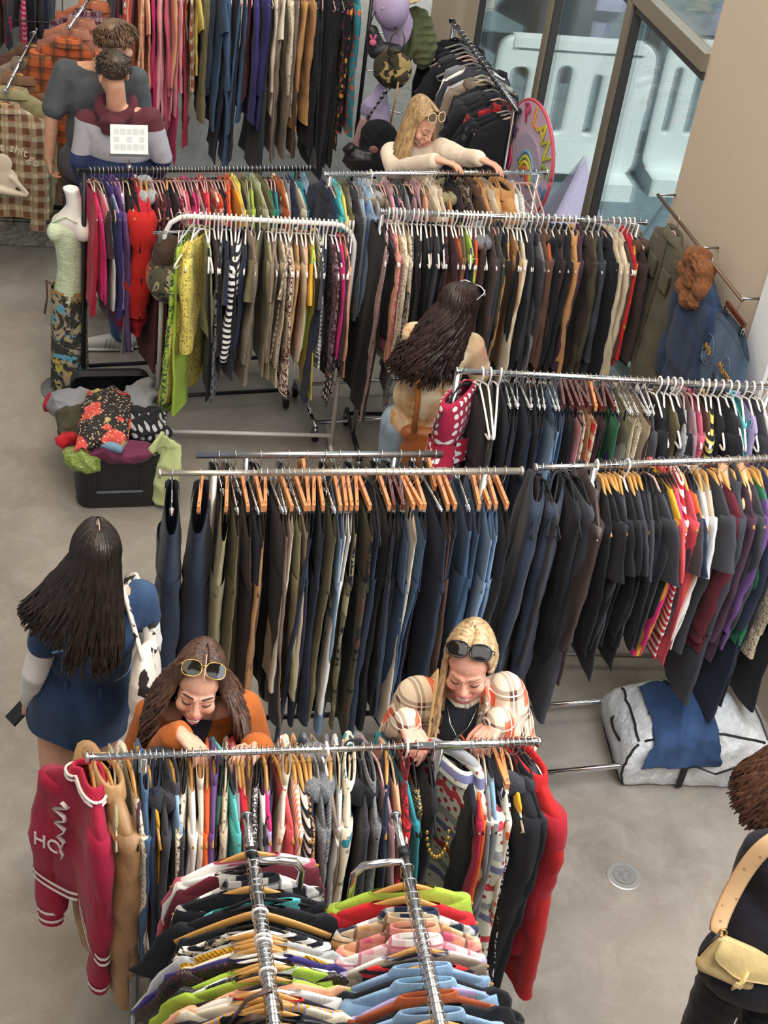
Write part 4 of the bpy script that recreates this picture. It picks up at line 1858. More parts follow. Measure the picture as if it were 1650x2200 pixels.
# --- dark clothes behind the wire grid
A, B = np.array([-3.35, 8.98, 1.95]), np.array([-2.3, 9.28, 1.95])
rack('black rail of dark clothes behind the wire grid', A, B, (.0, 1.0), BLACKM, .0135, .2, casters=False)
GRP = 'dark clothes behind the wire grid'
A_, B_ = A, B
hang('\n'.join('%d %s %s !k' % (-62 + 15 * i, k_, c_) for i, (k_, c_) in enumerate([('LS', 'black'), ('CT', 'charcoal'), ('LS', 'black'), ('SH', 'darkolive'), ('JK', 'black'), ('LS', 'hotpink'), ('JK', 'charcoal'), ('LS', 'black'), ('SH.S', 'hotpink+pink'), ('JK', 'black'), ('CT', 'charcoal'), ('LS', 'navy')])), A, B, 0, -90, 150, 'rail behind the wire grid', 'left', 'k', GRP, 0, .04)
# ------------------------------------------------------------------ people
def unit(v):
    v = np.array(v, float)
    return v / (np.linalg.norm(v) + 1e-12)


def frame(up, right):
    u = unit(up)
    r = np.array(right, float)
    r = unit(r - u * np.dot(r, u))
    f = np.cross(u, r)
    return np.stack([r, f, u], 1)


def headframe(fwd, roll=0.0):
    f = unit(fwd)
    r = unit(np.cross(f, (0, 0, 1)))
    u = np.cross(r, f)
    c, s_ = math.cos(roll), math.sin(roll)
    r2, u2 = c * r + s_ * u, -s_ * r + c * u
    return np.stack([r2, f, u2], 1)


def skin(name, h):
    k = ('skin', name)
    if k in _MC:
        return _MC[k]
    t = NT('skin_' + name)
    a = lin(h)
    n = t.noise(t.coord(), 24, 4)
    t.l(t.mix(t.step(n, .35, .7), a, (a[0] * .95, a[1] * .8, a[2] * .78, 1)), t.b.inputs['Base Color'])
    t.b.inputs['Roughness'].default_value = .5
    t.b.inputs['Subsurface Weight'].default_value = .12
    t.b.inputs['Subsurface Radius'].default_value = (.012, .005, .003)
    t.b.inputs['Subsurface Scale'].default_value = .5
    _MC[k] = t.m
    return t.m


def hairmat(name, c1, c2):
    k = ('hair', name)
    if k in _MC:
        return _MC[k]
    t = NT('hair_' + name)
    n = t.noise(t.coord(scale=(1, 1, .16)), 90, 3, .6, .3)
    m = t.noise(t.coord(), 9, 2)
    t.l(t.mix(t.step(t.math('ADD', t.math('MULTIPLY', n, .7), t.math('MULTIPLY', m, .3)), .36, .66), lin(c1), lin(c2)), t.b.inputs['Base Color'])
    t.b.inputs['Roughness'].default_value = .38
    t.bump(n, .5, .004)
    _MC[k] = t.m
    return t.m


def add_head(mb, c, R, s=1.0, neck=None):
    def W(p): return c + R @ (np.array(p) * s)
    E = lambda p, r: mb.ell(W(p), np.array(r) * s, R, 20, 14)
    E((0, -.012, .035), (.073, .092, .082))
    E((0, .028, -.028), (.061, .060, .082))
    E((0, .034, -.072), (.046, .046, .042))
    E((0, .066, -.097), (.019, .016, .016))
    for q in (-1, 1):
        E((q * .036, .058, -.036), (.027, .026, .026))
        E((q * .030, .0745, -.002), (.016, .0105, .0095))
        E((q * .0105, .098, -.033), (.0085, .0085, .007))
        E((q * .077, -.008, -.012), (.008, .018, .029))
        mb.cone(W((q * .012, .083, .016)), .009 * s, W((q * .045, .068, .014)), .010 * s)
    mb.cone(W((0, .084, .008)), .0085 * s, W((0, .108, -.026)), .0095 * s)
    E((0, .108, -.028), (.0105, .0095, .0085))
    E((0, .083, -.067), (.026, .014, .018))
    if neck is not None:
        mb.cone(W((0, -.02, -.05)), .052 * s, neck, .056 * s)


def face_parts(o, base, c, R, s=1.0, brow='5a4030', smile=True, lip='b0565a', width=.023):
    def W(p): return c + R @ (np.array(p) * s) - base
    bm = plain('brow_' + brow, brow, .8)
    for q in (-1, 1):
        P = [W((q * x_, y_, z_)) for x_, y_, z_ in ((.013, .0925, .026), (.026, .0885, .0295), (.040, .079, .028), (.050, .068, .020))]
        MB().tube(P, [.0032 * s, .0036 * s, .003 * s, .0015 * s], 6).build('eyebrow', bm, o)
        P = [W((q * x_, y_, z_)) for x_, y_, z_ in ((.015, .0815, -.006), (.023, .0845, -.0095), (.031, .085, -.0105), (.039, .0815, -.009), (.046, .075, -.005))]
        MB().tube(P, .0017 * s, 5).build('eyelashes', plain('lash', '2a1f1c', .7), o)
    lm = plain('lip_' + lip, lip, .4)
    w = width
    up = [(-w, .084, -.061), (-w * .5, .0945, -.0615), (0, .097, -.0605), (w * .5, .0945, -.0615), (w, .084, -.061)]
    lo = [(-w, .084, -.061), (-w * .55, .0935, -.077), (0, .0965, -.083), (w * .55, .0935, -.077), (w, .084, -.061)]
    if not smile:
        lo = [(x_, y_, z_ + .006 if abs(x_) < w else z_) for x_, y_, z_ in lo]
    MB().tube([W(p) for p in up], [.0015 * s, .0038 * s, .004 * s, .0038 * s, .0015 * s], 8).tube([W(p) for p in lo], [.0015 * s, .0042 * s, .005 * s, .0042 * s, .0015 * s], 8).build('lips', lm, o)
    if smile:
        mb = MB()
        mb.ell(W((0, .0935, -.0705)), np.array((w * .74, .0055, .0075)) * s, R, 14, 8)
        mb.build('teeth', plain('teeth', 'e9e2d8', .3), o)


def add_hand(mb, wr, d, pn, side, curl=(20, 30, 20), s=1.0, spread=.012):
    """wr wrist, d hand direction, pn palm normal (the way fingers curl), side +1 thumb towards cross(d,pn)"""
    d = unit(d)
    pn = unit(np.array(pn) - d * np.dot(pn, d))
    lat = np.cross(d, pn) * side
    wr = np.array(wr)
    for k, (l_, L) in enumerate(((.030, .070), (.010, .079), (-.010, .073), (-.029, .057))):
        k0 = wr + lat * l_ * .55 * s + d * .012 * s
        k1 = wr + lat * l_ * s + d * (.086 - .005 * abs(k - 1)) * s
        mb.cone(k0, .015 * s, k1, .0115 * s, 10)
        p, dd, r = k1, unit(d + lat * l_ * spread * 30), .0092 * s
        a = 0
        for j, (fr, cu) in enumerate(zip((.45, .32, .23), curl)):
            a += math.radians(cu)
            q = p + (dd * math.cos(a) + pn * math.sin(a)) * L * fr * s
            mb.cone(p, r, q, r * .9, 10)
            p, r = q, r * .9
    t0 = wr + lat * .022 * s + d * .018 * s
    t1 = t0 + (lat * .75 + d * .7 + pn * .25) * .038 * s
    t2 = t1 + (lat * .35 + d * .9 + pn * .35) * .032 * s
    t3 = t2 + (d * .95 + pn * .4) * .024 * s
    mb.cone(t0, .015 * s, t1, .0115 * s, 10); mb.cone(t1, .011 * s, t2, .0098 * s, 10); mb.cone(t2, .0098 * s, t3, .0085 * s, 10)
    mb.cone(wr - d * .01 * s, .024 * s, wr + d * .03 * s, .022 * s, 12)


def add_torso(mb, pel, chest, neck, shl, shr, k=1.0, hip=1.0, waist=1.0, ch=1.0):
    R = frame(neck - pel, shr - shl)
    w = np.linalg.norm(shr - shl) / .36
    mb.ell(chest, np.array((.155 * w, .108, .165)) * k * ch, R, 22, 14)
    mid = pel * .5 + chest * .5
    mb.ell(mid, np.array((.128 * waist, .095 * waist, .17)) * k, R, 22, 14)
    mb.ell(pel, np.array((.165 * hip, .118 * hip, .13)) * k, R, 22, 14)
    top = shl * .5 + shr * .5
    mb.cone(shl, .052 * k, neck * .6 + top * .4, .05 * k)
    mb.cone(shr, .052 * k, neck * .6 + top * .4, .05 * k)
    mb.cone(shl, .058 * k, chest, .09 * k)
    mb.cone(shr, .058 * k, chest, .09 * k)


def limb(mb, pts, rs, n=16):
    for a, b, r0, r1 in zip(pts[:-1], pts[1:], rs[:-1], rs[1:]):
        mb.cone(a, r0, b, r1, n)


def hair_locks(c, R, s, n, az, length, drift, rad=.011, part=0.0, wave=.012, seed=1, cap=True, th1=100, thick=1.0, hseg=9, back=0.0):
    """tufts from the parting over the skull, then hanging down"""
    rr = random.Random(seed)
    mb = MB()
    cc = np.array((part * .0, -.014, .036))
    er = np.array((.077, .097, .087)) * thick
    if cap:
        mb.ell(c + R @ (np.array((0, -.026, .044)) * s), np.array((.075, .088, .080)) * s * thick, R, 22, 14)
    n = int(n * 1.9)
    rad = rad * .66
    for i in range(n):
        a = math.radians(rr.uniform(*az)) * rr.choice((-1, 1))
        L = length(a) * rr.uniform(.88, 1.05)
        P, r = [], []
        st = rr.uniform(.02, .5) if rr.random() < .55 else .02
        for t in np.linspace(st, 1, 7):
            th = math.radians(4 + (th1 - 4) * t)
            y0 = (.055 * math.cos(a)) * (1 - t) + .02 * (1 - t)
            q = np.array((er[0] * math.sin(th) * math.sin(a) + part * (1 - t), er[1] * math.sin(th) * math.cos(a) * 1.0 + y0, er[2] * math.cos(th)))
            P.append(c + R @ ((cc + q) * s))
            r.append(rad * (.55 + .45 * min(1, 3 * (t - st + .1))))
        out = unit(P[-1] - c) * np.array((1, 1, 0))
        p = P[-1]
        ph, f = rr.uniform(0, 6.3), rr.uniform(1.2, 2.4)
        side = np.cross(out, (0, 0, 1))
        for k in range(1, hseg + 1):
            t = k / hseg
            q = p + np.array((0, 0, -1)) * L * t + drift(a, t, out) + side * wave * math.sin(ph + t * 6 * f) * t ** .6 + out * wave * .8 * math.cos(ph + t * 5 * f) * t ** .6
            P.append(q)
            r.append(rad * (1.05 - .72 * t ** 2.2))
        mb.tube(P, np.array(r) * s * rr.uniform(.7, 1.25), 5, flat=.75)
    return mb


def short_hair(c, R, s, n, seed, L=.035, lift=.4, nape=118, front=75):
    rr = random.Random(seed)
    mb = MB()
    mb.ell(c + R @ (np.array((0, -.022, .046)) * s), np.array((.079, .093, .083)) * s, R, 22, 14)
    for i in range(n):
        a = rr.uniform(-math.pi, math.pi)
        lim = front if abs(a) < 1.0 else nape
        th = math.radians(lim) * math.sqrt(rr.random())
        e = np.array((.079 * math.sin(th) * math.sin(a), .099 * math.sin(th) * math.cos(a), .089 * math.cos(th)))
        nrm = unit(e / np.array((.079, .099, .089)))
        tg = np.array((rr.uniform(-.6, .6), .6 if th < 1.0 else -.2, -.6))
        d = unit(nrm * lift + tg * .7)
        l_ = L * rr.uniform(.6, 1.2) * (1.15 if th < 1.1 else .55)
        p = np.array((0, -.014, .038)) + e
        P = [c + R @ (q * s) for q in (p - nrm * .006, p + d * l_ * .5, p + d * l_ + np.array((0, 0, -l_ * .25)))]
        mb.tube(P, [.006 * s, .005 * s, .0012 * s], 4)
    return mb


def sunglasses(label, c, R, s, base_mat, lens_mat, at_=(0, .062, .092), tiltdeg=52, w=.033, h=.027, gold=False):
    """pair resting on top of a head"""
    g = thing('sunglasses', label, 'sunglasses', c)
    tl = math.radians(tiltdeg)
    def W(p):
        p = np.array(p)
        q = np.array((p[0], p[1] * math.cos(tl) - p[2] * math.sin(tl), p[1] * math.sin(tl) + p[2] * math.cos(tl))) + np.array(at_)
        return R @ (q * s)
    for q in (-1, 1):
        th = np.linspace(0, 2 * np.pi, 22, endpoint=False)
        cx = q * .037
        ring = [W((cx + w * sup(math.cos(a), .8), -.006 * (math.cos(a) * q > 0) * abs(math.cos(a)), h * sup(math.sin(a), .8))) for a in th]
        fr = MB().tube(ring + [ring[0]], .0018 if gold else .003, 6).build('rim', base_mat, g)
        V = [W((cx, .003, 0))] + ring
        MB().add(V, [(0, i + 1, (i + 1) % 22 + 1) for i in range(22)]).build('lens', lens_mat, fr)
        MB().tube([W((cx + q * w, 0, .012)), W((cx + q * (w + .008), -.02, .012)), W((cx + q * (w + .006), -.10, .006))], .002, 6).build('temple', base_mat, g)
    MB().tube([W((-.008, 0, .008)), W((0, .003, .011)), W((.008, 0, .008))], .002, 6).build('bridge', base_mat, g)
    return g


LENS = plain('dark_lens', '14110f', .08, 0, .35, 0)
GOLD = plain('gold_wire', 'd2ab62', .25, .9)


def shoe(mb_sole, mb_top, heel, toe, w=.045):
    d = unit(toe - heel)
    L = np.linalg.norm(toe - heel)
    z = np.array((0, 0, 1.0))
    for q, r in ((.12, .8), (.45, .85), (.8, .95)):
        p = heel + d * L * q
        mb_sole.ell(p + z * .016, (.062 if False else w * r * 1.25, w * r * 1.25, .018), None, 14, 8)
    mb_sole.cone(heel + d * .03 + z * .016, .017, toe - d * .03 + z * .016, .017)
    mb_top.cone(heel + d * .035 + z * .06, .04, heel + d * .09 + z * .055, .042)
    mb_top.cone(heel + d * .09 + z * .055, .042, toe - d * .045 + z * .035, .033)


# ---- woman in the denim dress, seen from behind
Y5 = 3.86
base = np.array([*atY(140, 1790, 3.88)[:2], 0])
base = np.array([at(140, 1790, 0)[0], 3.9, 0])
hc = atY(203, 1202, 3.80)
fwd = unit((-.28, .92, -.28))
HR = headframe(fwd, -.08)
nk_ = atY(205, 1268, 3.84)
shl, shr = atY(112, 1330, 3.84), atY(300, 1282, 3.95)
chest = (shl + shr) / 2 + np.array((0, 0, -.14))
pel = atY(178, 1495, 3.93)
wst = atY(195, 1440, 3.93)
p5 = thing('person', 'dark-haired woman seen from behind in a denim mini dress over white sleeves, holding a phone', 'person', base)
elL, wrL = atY(75, 1445, 3.80), atY(62, 1500, 3.92)
elR, wrR = atY(322, 1375, 3.98), atY(310, 1450, 4.1)
kL, aL = atY(118, 1655, 3.86), atY(118, 1735, 3.93)
kR, aR = atY(195, 1650, 4.0), atY(160, 1740, 4.12)
hipL, hipR = pel + np.array((-.085, -.02, -.06)), pel + np.array((.085, .03, -.06))
aL[2] = .1; aR[2] = .1
mb = MB()
add_head(mb, hc, HR, 1.0, nk_)
add_torso(mb, pel, chest, nk_, shl, shr, .9)
limb(mb, [shl, elL, wrL], [.045, .037, .026]); limb(mb, [shr, elR, wrR], [.045, .037, .026])
limb(mb, [hipL, kL, aL], [.088, .056, .036]); limb(mb, [hipR, kR, aR], [.088, .056, .036])
mb.ell(kL * .6 + aL * .4 + np.array((0, -.015, .02)), (.05, .052, .1)); mb.ell(kR * .6 + aR * .4 + np.array((0, -.015, .02)), (.05, .052, .1))
hd = unit(atY(42, 1535, 3.98) - wrL)
add_hand(mb, wrL, hd, (.8, .3, -.2), 1, (35, 45, 30))
SKF = skin('light', 'd8a98c')
link('body', remesh(mb, .0055, 2, 0, 9, base), SKF, p5)
DEN = fabric('J', 'denim')
DEN5 = fabric('J', '31496c')
DRK5 = fabric('J', '2a3f5e')
mb = MB()
add_torso(mb, pel * .3 + wst * .7, chest, nk_ + np.array((0, 0, -.05)), shl, shr, 1.08, .9, 1.06)
for a, b in ((shl, elL), (shr, elR)):
    mb.cone(a, .067, a + (b - a) * .42, .064)
link('dress_bodice', remesh(mb, .008, 4, .0028, 8, base), DEN5, p5)
R_ = frame(wst - pel, shr - shl)
rows = []
th = np.linspace(0, 2 * np.pi, 44, endpoint=False)
for t in np.linspace(0, 1, 14):
    c_ = wst * (1 - t) + (pel + np.array((-.02, .0, -.115))) * t + np.array((0, 0, .05 * (1 - t)))
    w_, d_ = .143 + .045 * min(1, t * 1.8), .112 + .045 * min(1, t * 2)
    rows.append(c_ - base + (R_ @ np.stack([w_ * np.cos(th), d_ * np.sin(th) * (1 + .12 * (np.sin(th) < 0) * math.sin(min(1, t * 1.3) * 3.1)), .010 * t * np.sin(th * 5)], 0)).T)
sk5 = MB().grid(rows).build('dress_skirt', DRK5, p5)
MB().tube([rows[0][i] * 1.0 for i in range(44)] + [rows[0][0]], .006, 6).build('waist_seam', fabric('J', 'skyblue'), sk5)
MB().tube([rows[13][i] * 1.0 for i in range(44)] + [rows[13][0]], .005, 6).build('hem_seam', DRK5, sk5)
for i_ in (28, 34):
    MB().box(rows[1][i_] + np.array((0, -.008, -.01)), (.012, .01, .06)).build('belt_loop', DEN5, sk5, None, False)
mb = MB(); mb.tube([shl - base + np.array((.03, -.115, -.05)), (shl + shr) / 2 - base + np.array((0, -.135, -.055)), shr - base + np.array((-.03, -.115, -.05))], .004, 6)
mb.build('yoke_seam', fabric('J', 'skyblue'), p5)
WS = fabric('P', 'f0eeea')
for a, b, w in ((shl, elL, wrL), (shr, elR, wrR)):
    mb = MB(); limb(mb, [a + (b - a) * .3, b, w], [.053, .047, .034])
    link('sleeve', remesh(mb, .006, 3, .0025, 22, base), WS, p5)
BOOT = plain('dark_boot_leather', '231c28', .5)
for a, k_ in ((aL, kL), (aR, kR)):
    mb = MB()
    a0 = np.array((a[0], a[1], .05))
    mb.cone(a0, .045, np.array((a[0], a[1], .19)) + (k_ - a) * .03, .05)
    mb.cone(a0 + np.array((0, 0, -.005)), .043, a0 + np.array((-.05, .15, -.012)), .036)
    link('boot', remesh(mb, .007, 3, .001, 9, base), BOOT, p5)
HB = hairmat('black_brown', '120d0c', '342822')


def drift5(a, t, out):
    q = out * np.array((.03, .02, 0)) * t
    left = np.array((-.13, -.05, .02)) * (max(0, -math.sin(a) * .8 + .15) * t ** 1.2)
    return q + left + np.array((0, -.045 * t, 0))


mb = hair_locks(hc, HR, 1.02, 260, (25, 178), lambda a: .33 + .10 * max(0, math.cos(a - 3.0)) - .1 * (math.sin(a) < -.4), drift5, .0125, .004, .010, 3)
link('hair', mb.mesh('hair'), HB, p5, -base)
scp = MB().tube([hc + HR @ (np.array(q) * 1.02) - base for q in ((.004, .07, .112), (.004, .04, .127), (.004, .0, .134), (.004, -.04, .131), (.004, -.07, .121))], .0022, 5).build('hair_parting', skin('scalp', 'caa893'), p5)
# phone
pm = wrL + hd * .09
ph_ = thing('phone', 'black phone held low in the left hand of the denim-dress woman', 'phone', pm)
R_ = frame((.5, .6, .5), (.7, -.4, .3))
MB().box((0, 0, 0), (.072, .009, .15), R_).build('case', plain('phone_black', '151618', .35), ph_, None, False)
MB().box(R_ @ np.array((0, .0055, 0)), (.066, .002, .142), R_).build('screen', plain('phone_glass', '0b0d12', .08), ph_, None, False)
# cow print tote
tt = NT('cow_hide_print')
n_ = tt.noise(tt.coord(scale=(1, 1, .8)), 11, 3, .5, .35)
tt.l(tt.mix(tt.step(n_, .55, .575), lin('e9e1d6'), lin('221b1a')), tt.b.inputs['Base Color']); tt.b.inputs['Roughness'].default_value = .8
tb_ = at(300, 1470, .95)
tb_ = atY(312, 1455, 3.78)
bag = thing('tote_bag', 'cow print tote bag hung on the right shoulder of the denim-dress woman', 'bag', tb_)
mb = MB()
lw = atY(318, 1520, 3.76) - tb_
mb.ell((0, 0, -.02), (.055, .14, .17)).cone(lw + np.array((0, -.09, 0)), .05, lw + np.array((0, .1, .03)), .05).cone((0, -.08, .05), .035, (0, .08, .05), .035)
link('body', remesh(mb, .008, 3, .004, 10), tt.m, bag)
st = shr - tb_ + np.array((-.045, 0, .055))
MB().tube([(0, -.05, .12), st * .55 + np.array((.01, -.06, .03)), st + np.array((0, -.05, 0)), st + np.array((0, .06, -.01)), st * .5 + np.array((.02, .1, 0)), (0, .06, .1)], .027, 8, flat=.35, upv=(1, 0, 0)).build('strap', tt.m, bag)

# ---- the two women at the front rail
def front_woman(label, hc, fwd, roll, nk_, shl, shr, elL, elR, hL, hR, pel, skinm, sleeve_mat, top_mat, k=1.0, loose=1.2):
    base = np.array([pel[0], pel[1] + .02, 0])
    o = thing('person', label, 'person', base)
    HR = headframe(fwd, roll)
    mb = MB()
    add_head(mb, hc, HR, 1.0, nk_)
    chest = (shl + shr) / 2 + unit(pel - (shl + shr) / 2) * .14
    add_torso(mb, pel, chest, nk_, shl, shr, .9)
    limb(mb, [shl, elL, hL[0]], [.045, .038, .026]); limb(mb, [shr, elR, hR[0]], [.045, .038, .026])
    hips = [pel + np.array((q * .085, 0, -.05)) for q in (-1, 1)]
    kn = [np.array((pel[0] + q * .1, pel[1] - .02, .48)) for q in (-1, 1)]
    an = [np.array((pel[0] + q * .1, pel[1] + .03, .08)) for q in (-1, 1)]
    for h_, k_, a_ in zip(hips, kn, an):
        limb(mb, [h_, k_, a_], [.08, .05, .035])
    for (w_, d_, pn, sd, cu) in (hL, hR):
        add_hand(mb, w_, d_, pn, sd, cu)
    link('body', remesh(mb, .0048, 2, 0, 9, base), skinm, o)
    mb = MB()
    add_torso(mb, pel + np.array((0, 0, .02)), chest, nk_ + np.array((0, 0, -.06)), shl, shr, 1.1 * k, 1.05, 1.2 * k)
    for a, b, w in ((shl, elL, hL[0]), (shr, elR, hR[0])):
        limb(mb, [a, b, w + (b - w) * .06], [.07 * k, .06 * loose, .046 * loose])
    link('shirt', remesh(mb, .0075, 3, .0042, 8, base), sleeve_mat, o)
    for h_, k_, a_ in zip(hips, kn, an):
        mb = MB(); limb(mb, [h_, k_, a_], [.1, .07, .055])
        link('trouser_leg', remesh(mb, .012, 3, .003, 9, base), fabric('J', 'darkdenim'), o)
        mb = MB(); mb.cone(a_ + np.array((0, .02, -.035)), .042, a_ + np.array((0, -.15, -.045)), .034)
        link('shoe', remesh(mb, .008, 2, 0, 9, base), plain('white_trainer', 'd8d6d2', .6), o)
    return o, base, HR, chest


NONE = None
Yh = 3.40
hc = atY(426, 1468, Yh)
shl, shr = atY(332, 1540, 3.43), atY(520, 1524, 3.48)
nk_ = atY(430, 1520, 3.43)
pel = np.array(((shl + shr)[0] / 2, 3.52, .92))
RAIL = lambda px: rail_pt(RA, RB, px)
hl = RAIL(378) + np.array((-.01, .12, -.035)); hr = RAIL(520) + np.array((.03, .10, -.07))
elL, elR = atY(282, 1690, 3.40), atY(566, 1690, 3.46)
p6, base, HR, chest = front_woman('smiling brown-haired woman in an orange top looking down at the front rail', hc, (.13, -.97, -.08), .12, nk_, shl, shr, elL, elR,
                           (hl, unit((.75, -.55, -.1)), (0, -.5, -.9), 1, (25, 35, 25)), (hr, unit((-.4, -.85, -.2)), (-.2, -.2, -.95), -1, (35, 45, 30)), pel, skin('fair', 'e2b096'), fabric('P', 'c4702f'), None)
face_parts(p6, base, hc, HR, 1.0, '4a342a', True, 'b55d5e', .0255)
# dark inner top in the V of the neckline
mb = MB().add([q - base for q in (nk_ + np.array((-.05, -.05, .0)), nk_ + np.array((.05, -.05, 0)), nk_ + np.array((.035, -.125, -.06)), nk_ + np.array((0, -.152, -.125)), nk_ + np.array((-.035, -.125, -.06)))], [(0, 1, 2, 3, 4)])
mb.build('inner_top', fabric('P', 'black'), p6)
HBR = hairmat('brown', '2a1c17', '6b4b3b')


def drift6(a, t, out):
    return out * np.array((.085, .05, 0)) * math.sin(min(1, t * 1.4) * 1.57) + np.array((0, -.075 * t * (abs(a) < 1.9) - .0 * t, 0))


mb = hair_locks(hc, HR, 1.02, 230, (62, 178), lambda a: .26, drift6, .0125, -.004, .030, 8, th1=98)
link('hair', mb.mesh('hair'), HBR, p6, -base)
MB().tube([hc + HR @ (np.array(q) * 1.02) - base for q in ((-.004, .088, .098), (-.004, .07, .115), (-.004, .04, .128), (-.004, .0, .134))], .0022, 5).build('hair_parting', skin('scalp', 'caa893'), p6)
sunglasses('gold-rimmed sunglasses pushed up on the head of the woman in orange', hc, HR, 1.0, GOLD, LENS, (0, .050, .122), 62, .031, .026, True)

hc = atY(1008, 1424, 3.58)
shl, shr = atY(895, 1496, 3.62), atY(1085, 1488, 3.64)
nk_ = atY(995, 1482, 3.62)
pel = np.array(((shl + shr)[0] / 2, 3.72, .9))
hl = RAIL(880) + np.array((-.02, .12, -.02)); hr = RAIL(1050) + np.array((.03, .12, -.02))
elL, elR = atY(850, 1600, 3.58), atY(1108, 1598, 3.60)
PLD = NT('flannel_check')
x_, y_, z_ = PLD.sep(PLD.coord())
u_ = PLD.math('ADD', x_, PLD.math('MULTIPLY', y_, .5))


def bandm(src, f, ph, lo, hi):
    w = PLD.math('FRACT', PLD.math('ADD', PLD.math('MULTIPLY', src, f), ph))
    return PLD.math('MULTIPLY', PLD.math('GREATER_THAN', w, lo), PLD.math('LESS_THAN', w, hi))


f_ = 13.0
c = lin('dcc8ac')
wide = PLD.math('MULTIPLY', PLD.math('ADD', bandm(u_, f_, 0, .0, .38), bandm(z_, f_, .2, .0, .38)), .5)
c = PLD.mix(wide, lin('dccab0'), lin('5a382b'))
org = PLD.math('MULTIPLY', bandm(u_, f_ / 2, .1, .0, .3), bandm(z_, f_ / 2, .3, .0, .45))
c = PLD.mix(PLD.math('MULTIPLY', org, .9), c, lin('cf5630'))
ln_ = PLD.math('MAXIMUM', bandm(u_, f_, 0, .16, .22), bandm(z_, f_, .2, .16, .22))
c = PLD.mix(PLD.math('MULTIPLY', ln_, .8), c, lin('efe6da'))
PLD.l(c, PLD.b.inputs['Base Color']); PLD.b.inputs['Roughness'].default_value = .9
p7, base, HR, chest = front_woman('smiling blonde woman in an open orange and cream flannel shirt at the front rail', hc, (-.10, -.96, -.2), -.06, nk_, shl, shr, elL, elR,
                           (hl, unit((.5, -.8, -.2)), (0, -.4, -.9), 1, (30, 40, 25)), (hr, unit((-.5, -.8, -.2)), (0, -.4, -.9), -1, (30, 40, 25)), pel, skin('rosy', 'e0a892'), PLD.m, None, 1.06, 1.25)
face_parts(p7, base, hc, HR, 1.0, 'a07a58', True, 'c06868', .026)
for q in (-1, 1):
    MB().tube([nk_ - base + np.array((q * .065, -.0, .045)), nk_ - base + np.array((q * .075, -.06, .02)), nk_ - base + np.array((q * .085, -.105, -.055)), nk_ - base + np.array((q * .06, -.125, -.09))], [.022, .03, .034, .01], 8, flat=.3, upv=(0, 1, 0)).build('collar', PLD.m, p7)
cc_ = nk_ - base
MB().grid([[cc_ + np.array((x0, y0, z0)) for x0, y0, z0 in row] for row in (((-.055, -.055, .01), (-.02, -.075, -.01), (.02, -.075, -.01), (.055, -.055, .01)), ((-.055, -.118, -.07), (-.02, -.135, -.07), (.02, -.135, -.07), (.055, -.118, -.07)), ((-.05, -.17, -.17), (-.02, -.182, -.17), (.02, -.182, -.17), (.05, -.17, -.17)), ((-.045, -.16, -.42), (-.02, -.175, -.42), (.02, -.175, -.42), (.045, -.16, -.42)))], False).build('black_top', fabric('P', 'black'), p7)
nkl = thing('necklace', 'thin silver chain necklace on the blonde woman in flannel', 'necklace', nk_)
MB().tube([(-.05, -.075, .0), (-.03, -.125, -.04), (0, -.15, -.075), (.03, -.125, -.04), (.05, -.075, 0)], .0014, 5).build('chain', CHROME, nkl)
MB().ell((0, -.153, -.08), (.005, .003, .006)).build('pendant', CHROME, nkl)
HBL = hairmat('blonde', '8a6a48', 'd2b68c')


def drift7(a, t, out):
    return out * np.array((.03, .03, 0)) * t + np.array((.03 * t, -.10 * t, 0)) * (math.sin(a) > .2) + np.array((-.02, .05 * t, 0)) * (math.sin(a) <= .2) * t


mb = hair_locks(hc, HR, 1.02, 230, (66, 178), lambda a: .30 if math.sin(a) > .8 else .03, drift7, .0115, 0, .010, 12, th1=100)
link('hair', mb.mesh('hair'), HBL, p7, -base)
sunglasses('black sunglasses pushed up on the head of the blonde woman in flannel', hc, HR, 1.0, plain('black_acetate', '141416', .2), LENS, (0, .045, .122), 60, .034, .025)
sp_ = shl * .62 + nk_ * .38
stp = thing('bag_strap', 'pale yellow canvas bag strap over the shoulder of the flannel shirt', 'strap', sp_)
MB().tube([(-.02, .1, -.06), (0, .045, .045), (.0, -.03, .06), (.0, -.1, .0), (.0, -.155, -.12), (-.04, -.19, -.26), (-.09, -.18, -.38)], .023, 8, flat=.25, upv=(1, 0, 0)).build('webbing', fabric('P', 'cdb07a'), stp)

# ---- blonde woman behind the grey rail
hc = atY(905, 262, 7.86)
shl, shr = atY(842, 330, 7.92), atY(950, 322, 7.86)
nk_ = atY(900, 305, 7.92)
pel = np.array(((shl + shr)[0] / 2 - .03, 8.0, .93))
elL, elR = atY(850, 366, 7.72), atY(990, 338, 7.70)
rp = lambda px, A_, B_: rail_pt(np.array(A_), np.array(B_), px)
RS = (at(700, 375, ZR9), at(1172, 370, ZR9))
hl = rp(935, *RS) + np.array((0, .06, .05)); hr = rp(1028, *RS) + np.array((0, .07, .05))
p3, base, HR, chest = front_woman('long-haired blonde woman in a white top leaning over the grey to camel rail', hc, (.62, -.62, -.42), .1, nk_, shl, shr, elL, elR,
                           (hl, unit((.95, -.2, 0)), (0, -.3, -.95), 1, (15, 25, 20)), (hr, unit((.9, -.35, -.1)), (0, -.3, -.95), 1, (15, 25, 20)), pel, skin('fair', 'e2b096'), fabric('P', 'e9d8c4'), None, 1.0, .95)
face_parts(p3, base, hc, HR, 1.0, '8a6a50', False, 'b86a66', .02)


def drift3(a, t, out):
    return out * np.array((.06, .04, 0)) * t + np.array((-.02 * t, -.05 * t * (abs(a) < 2), 0))


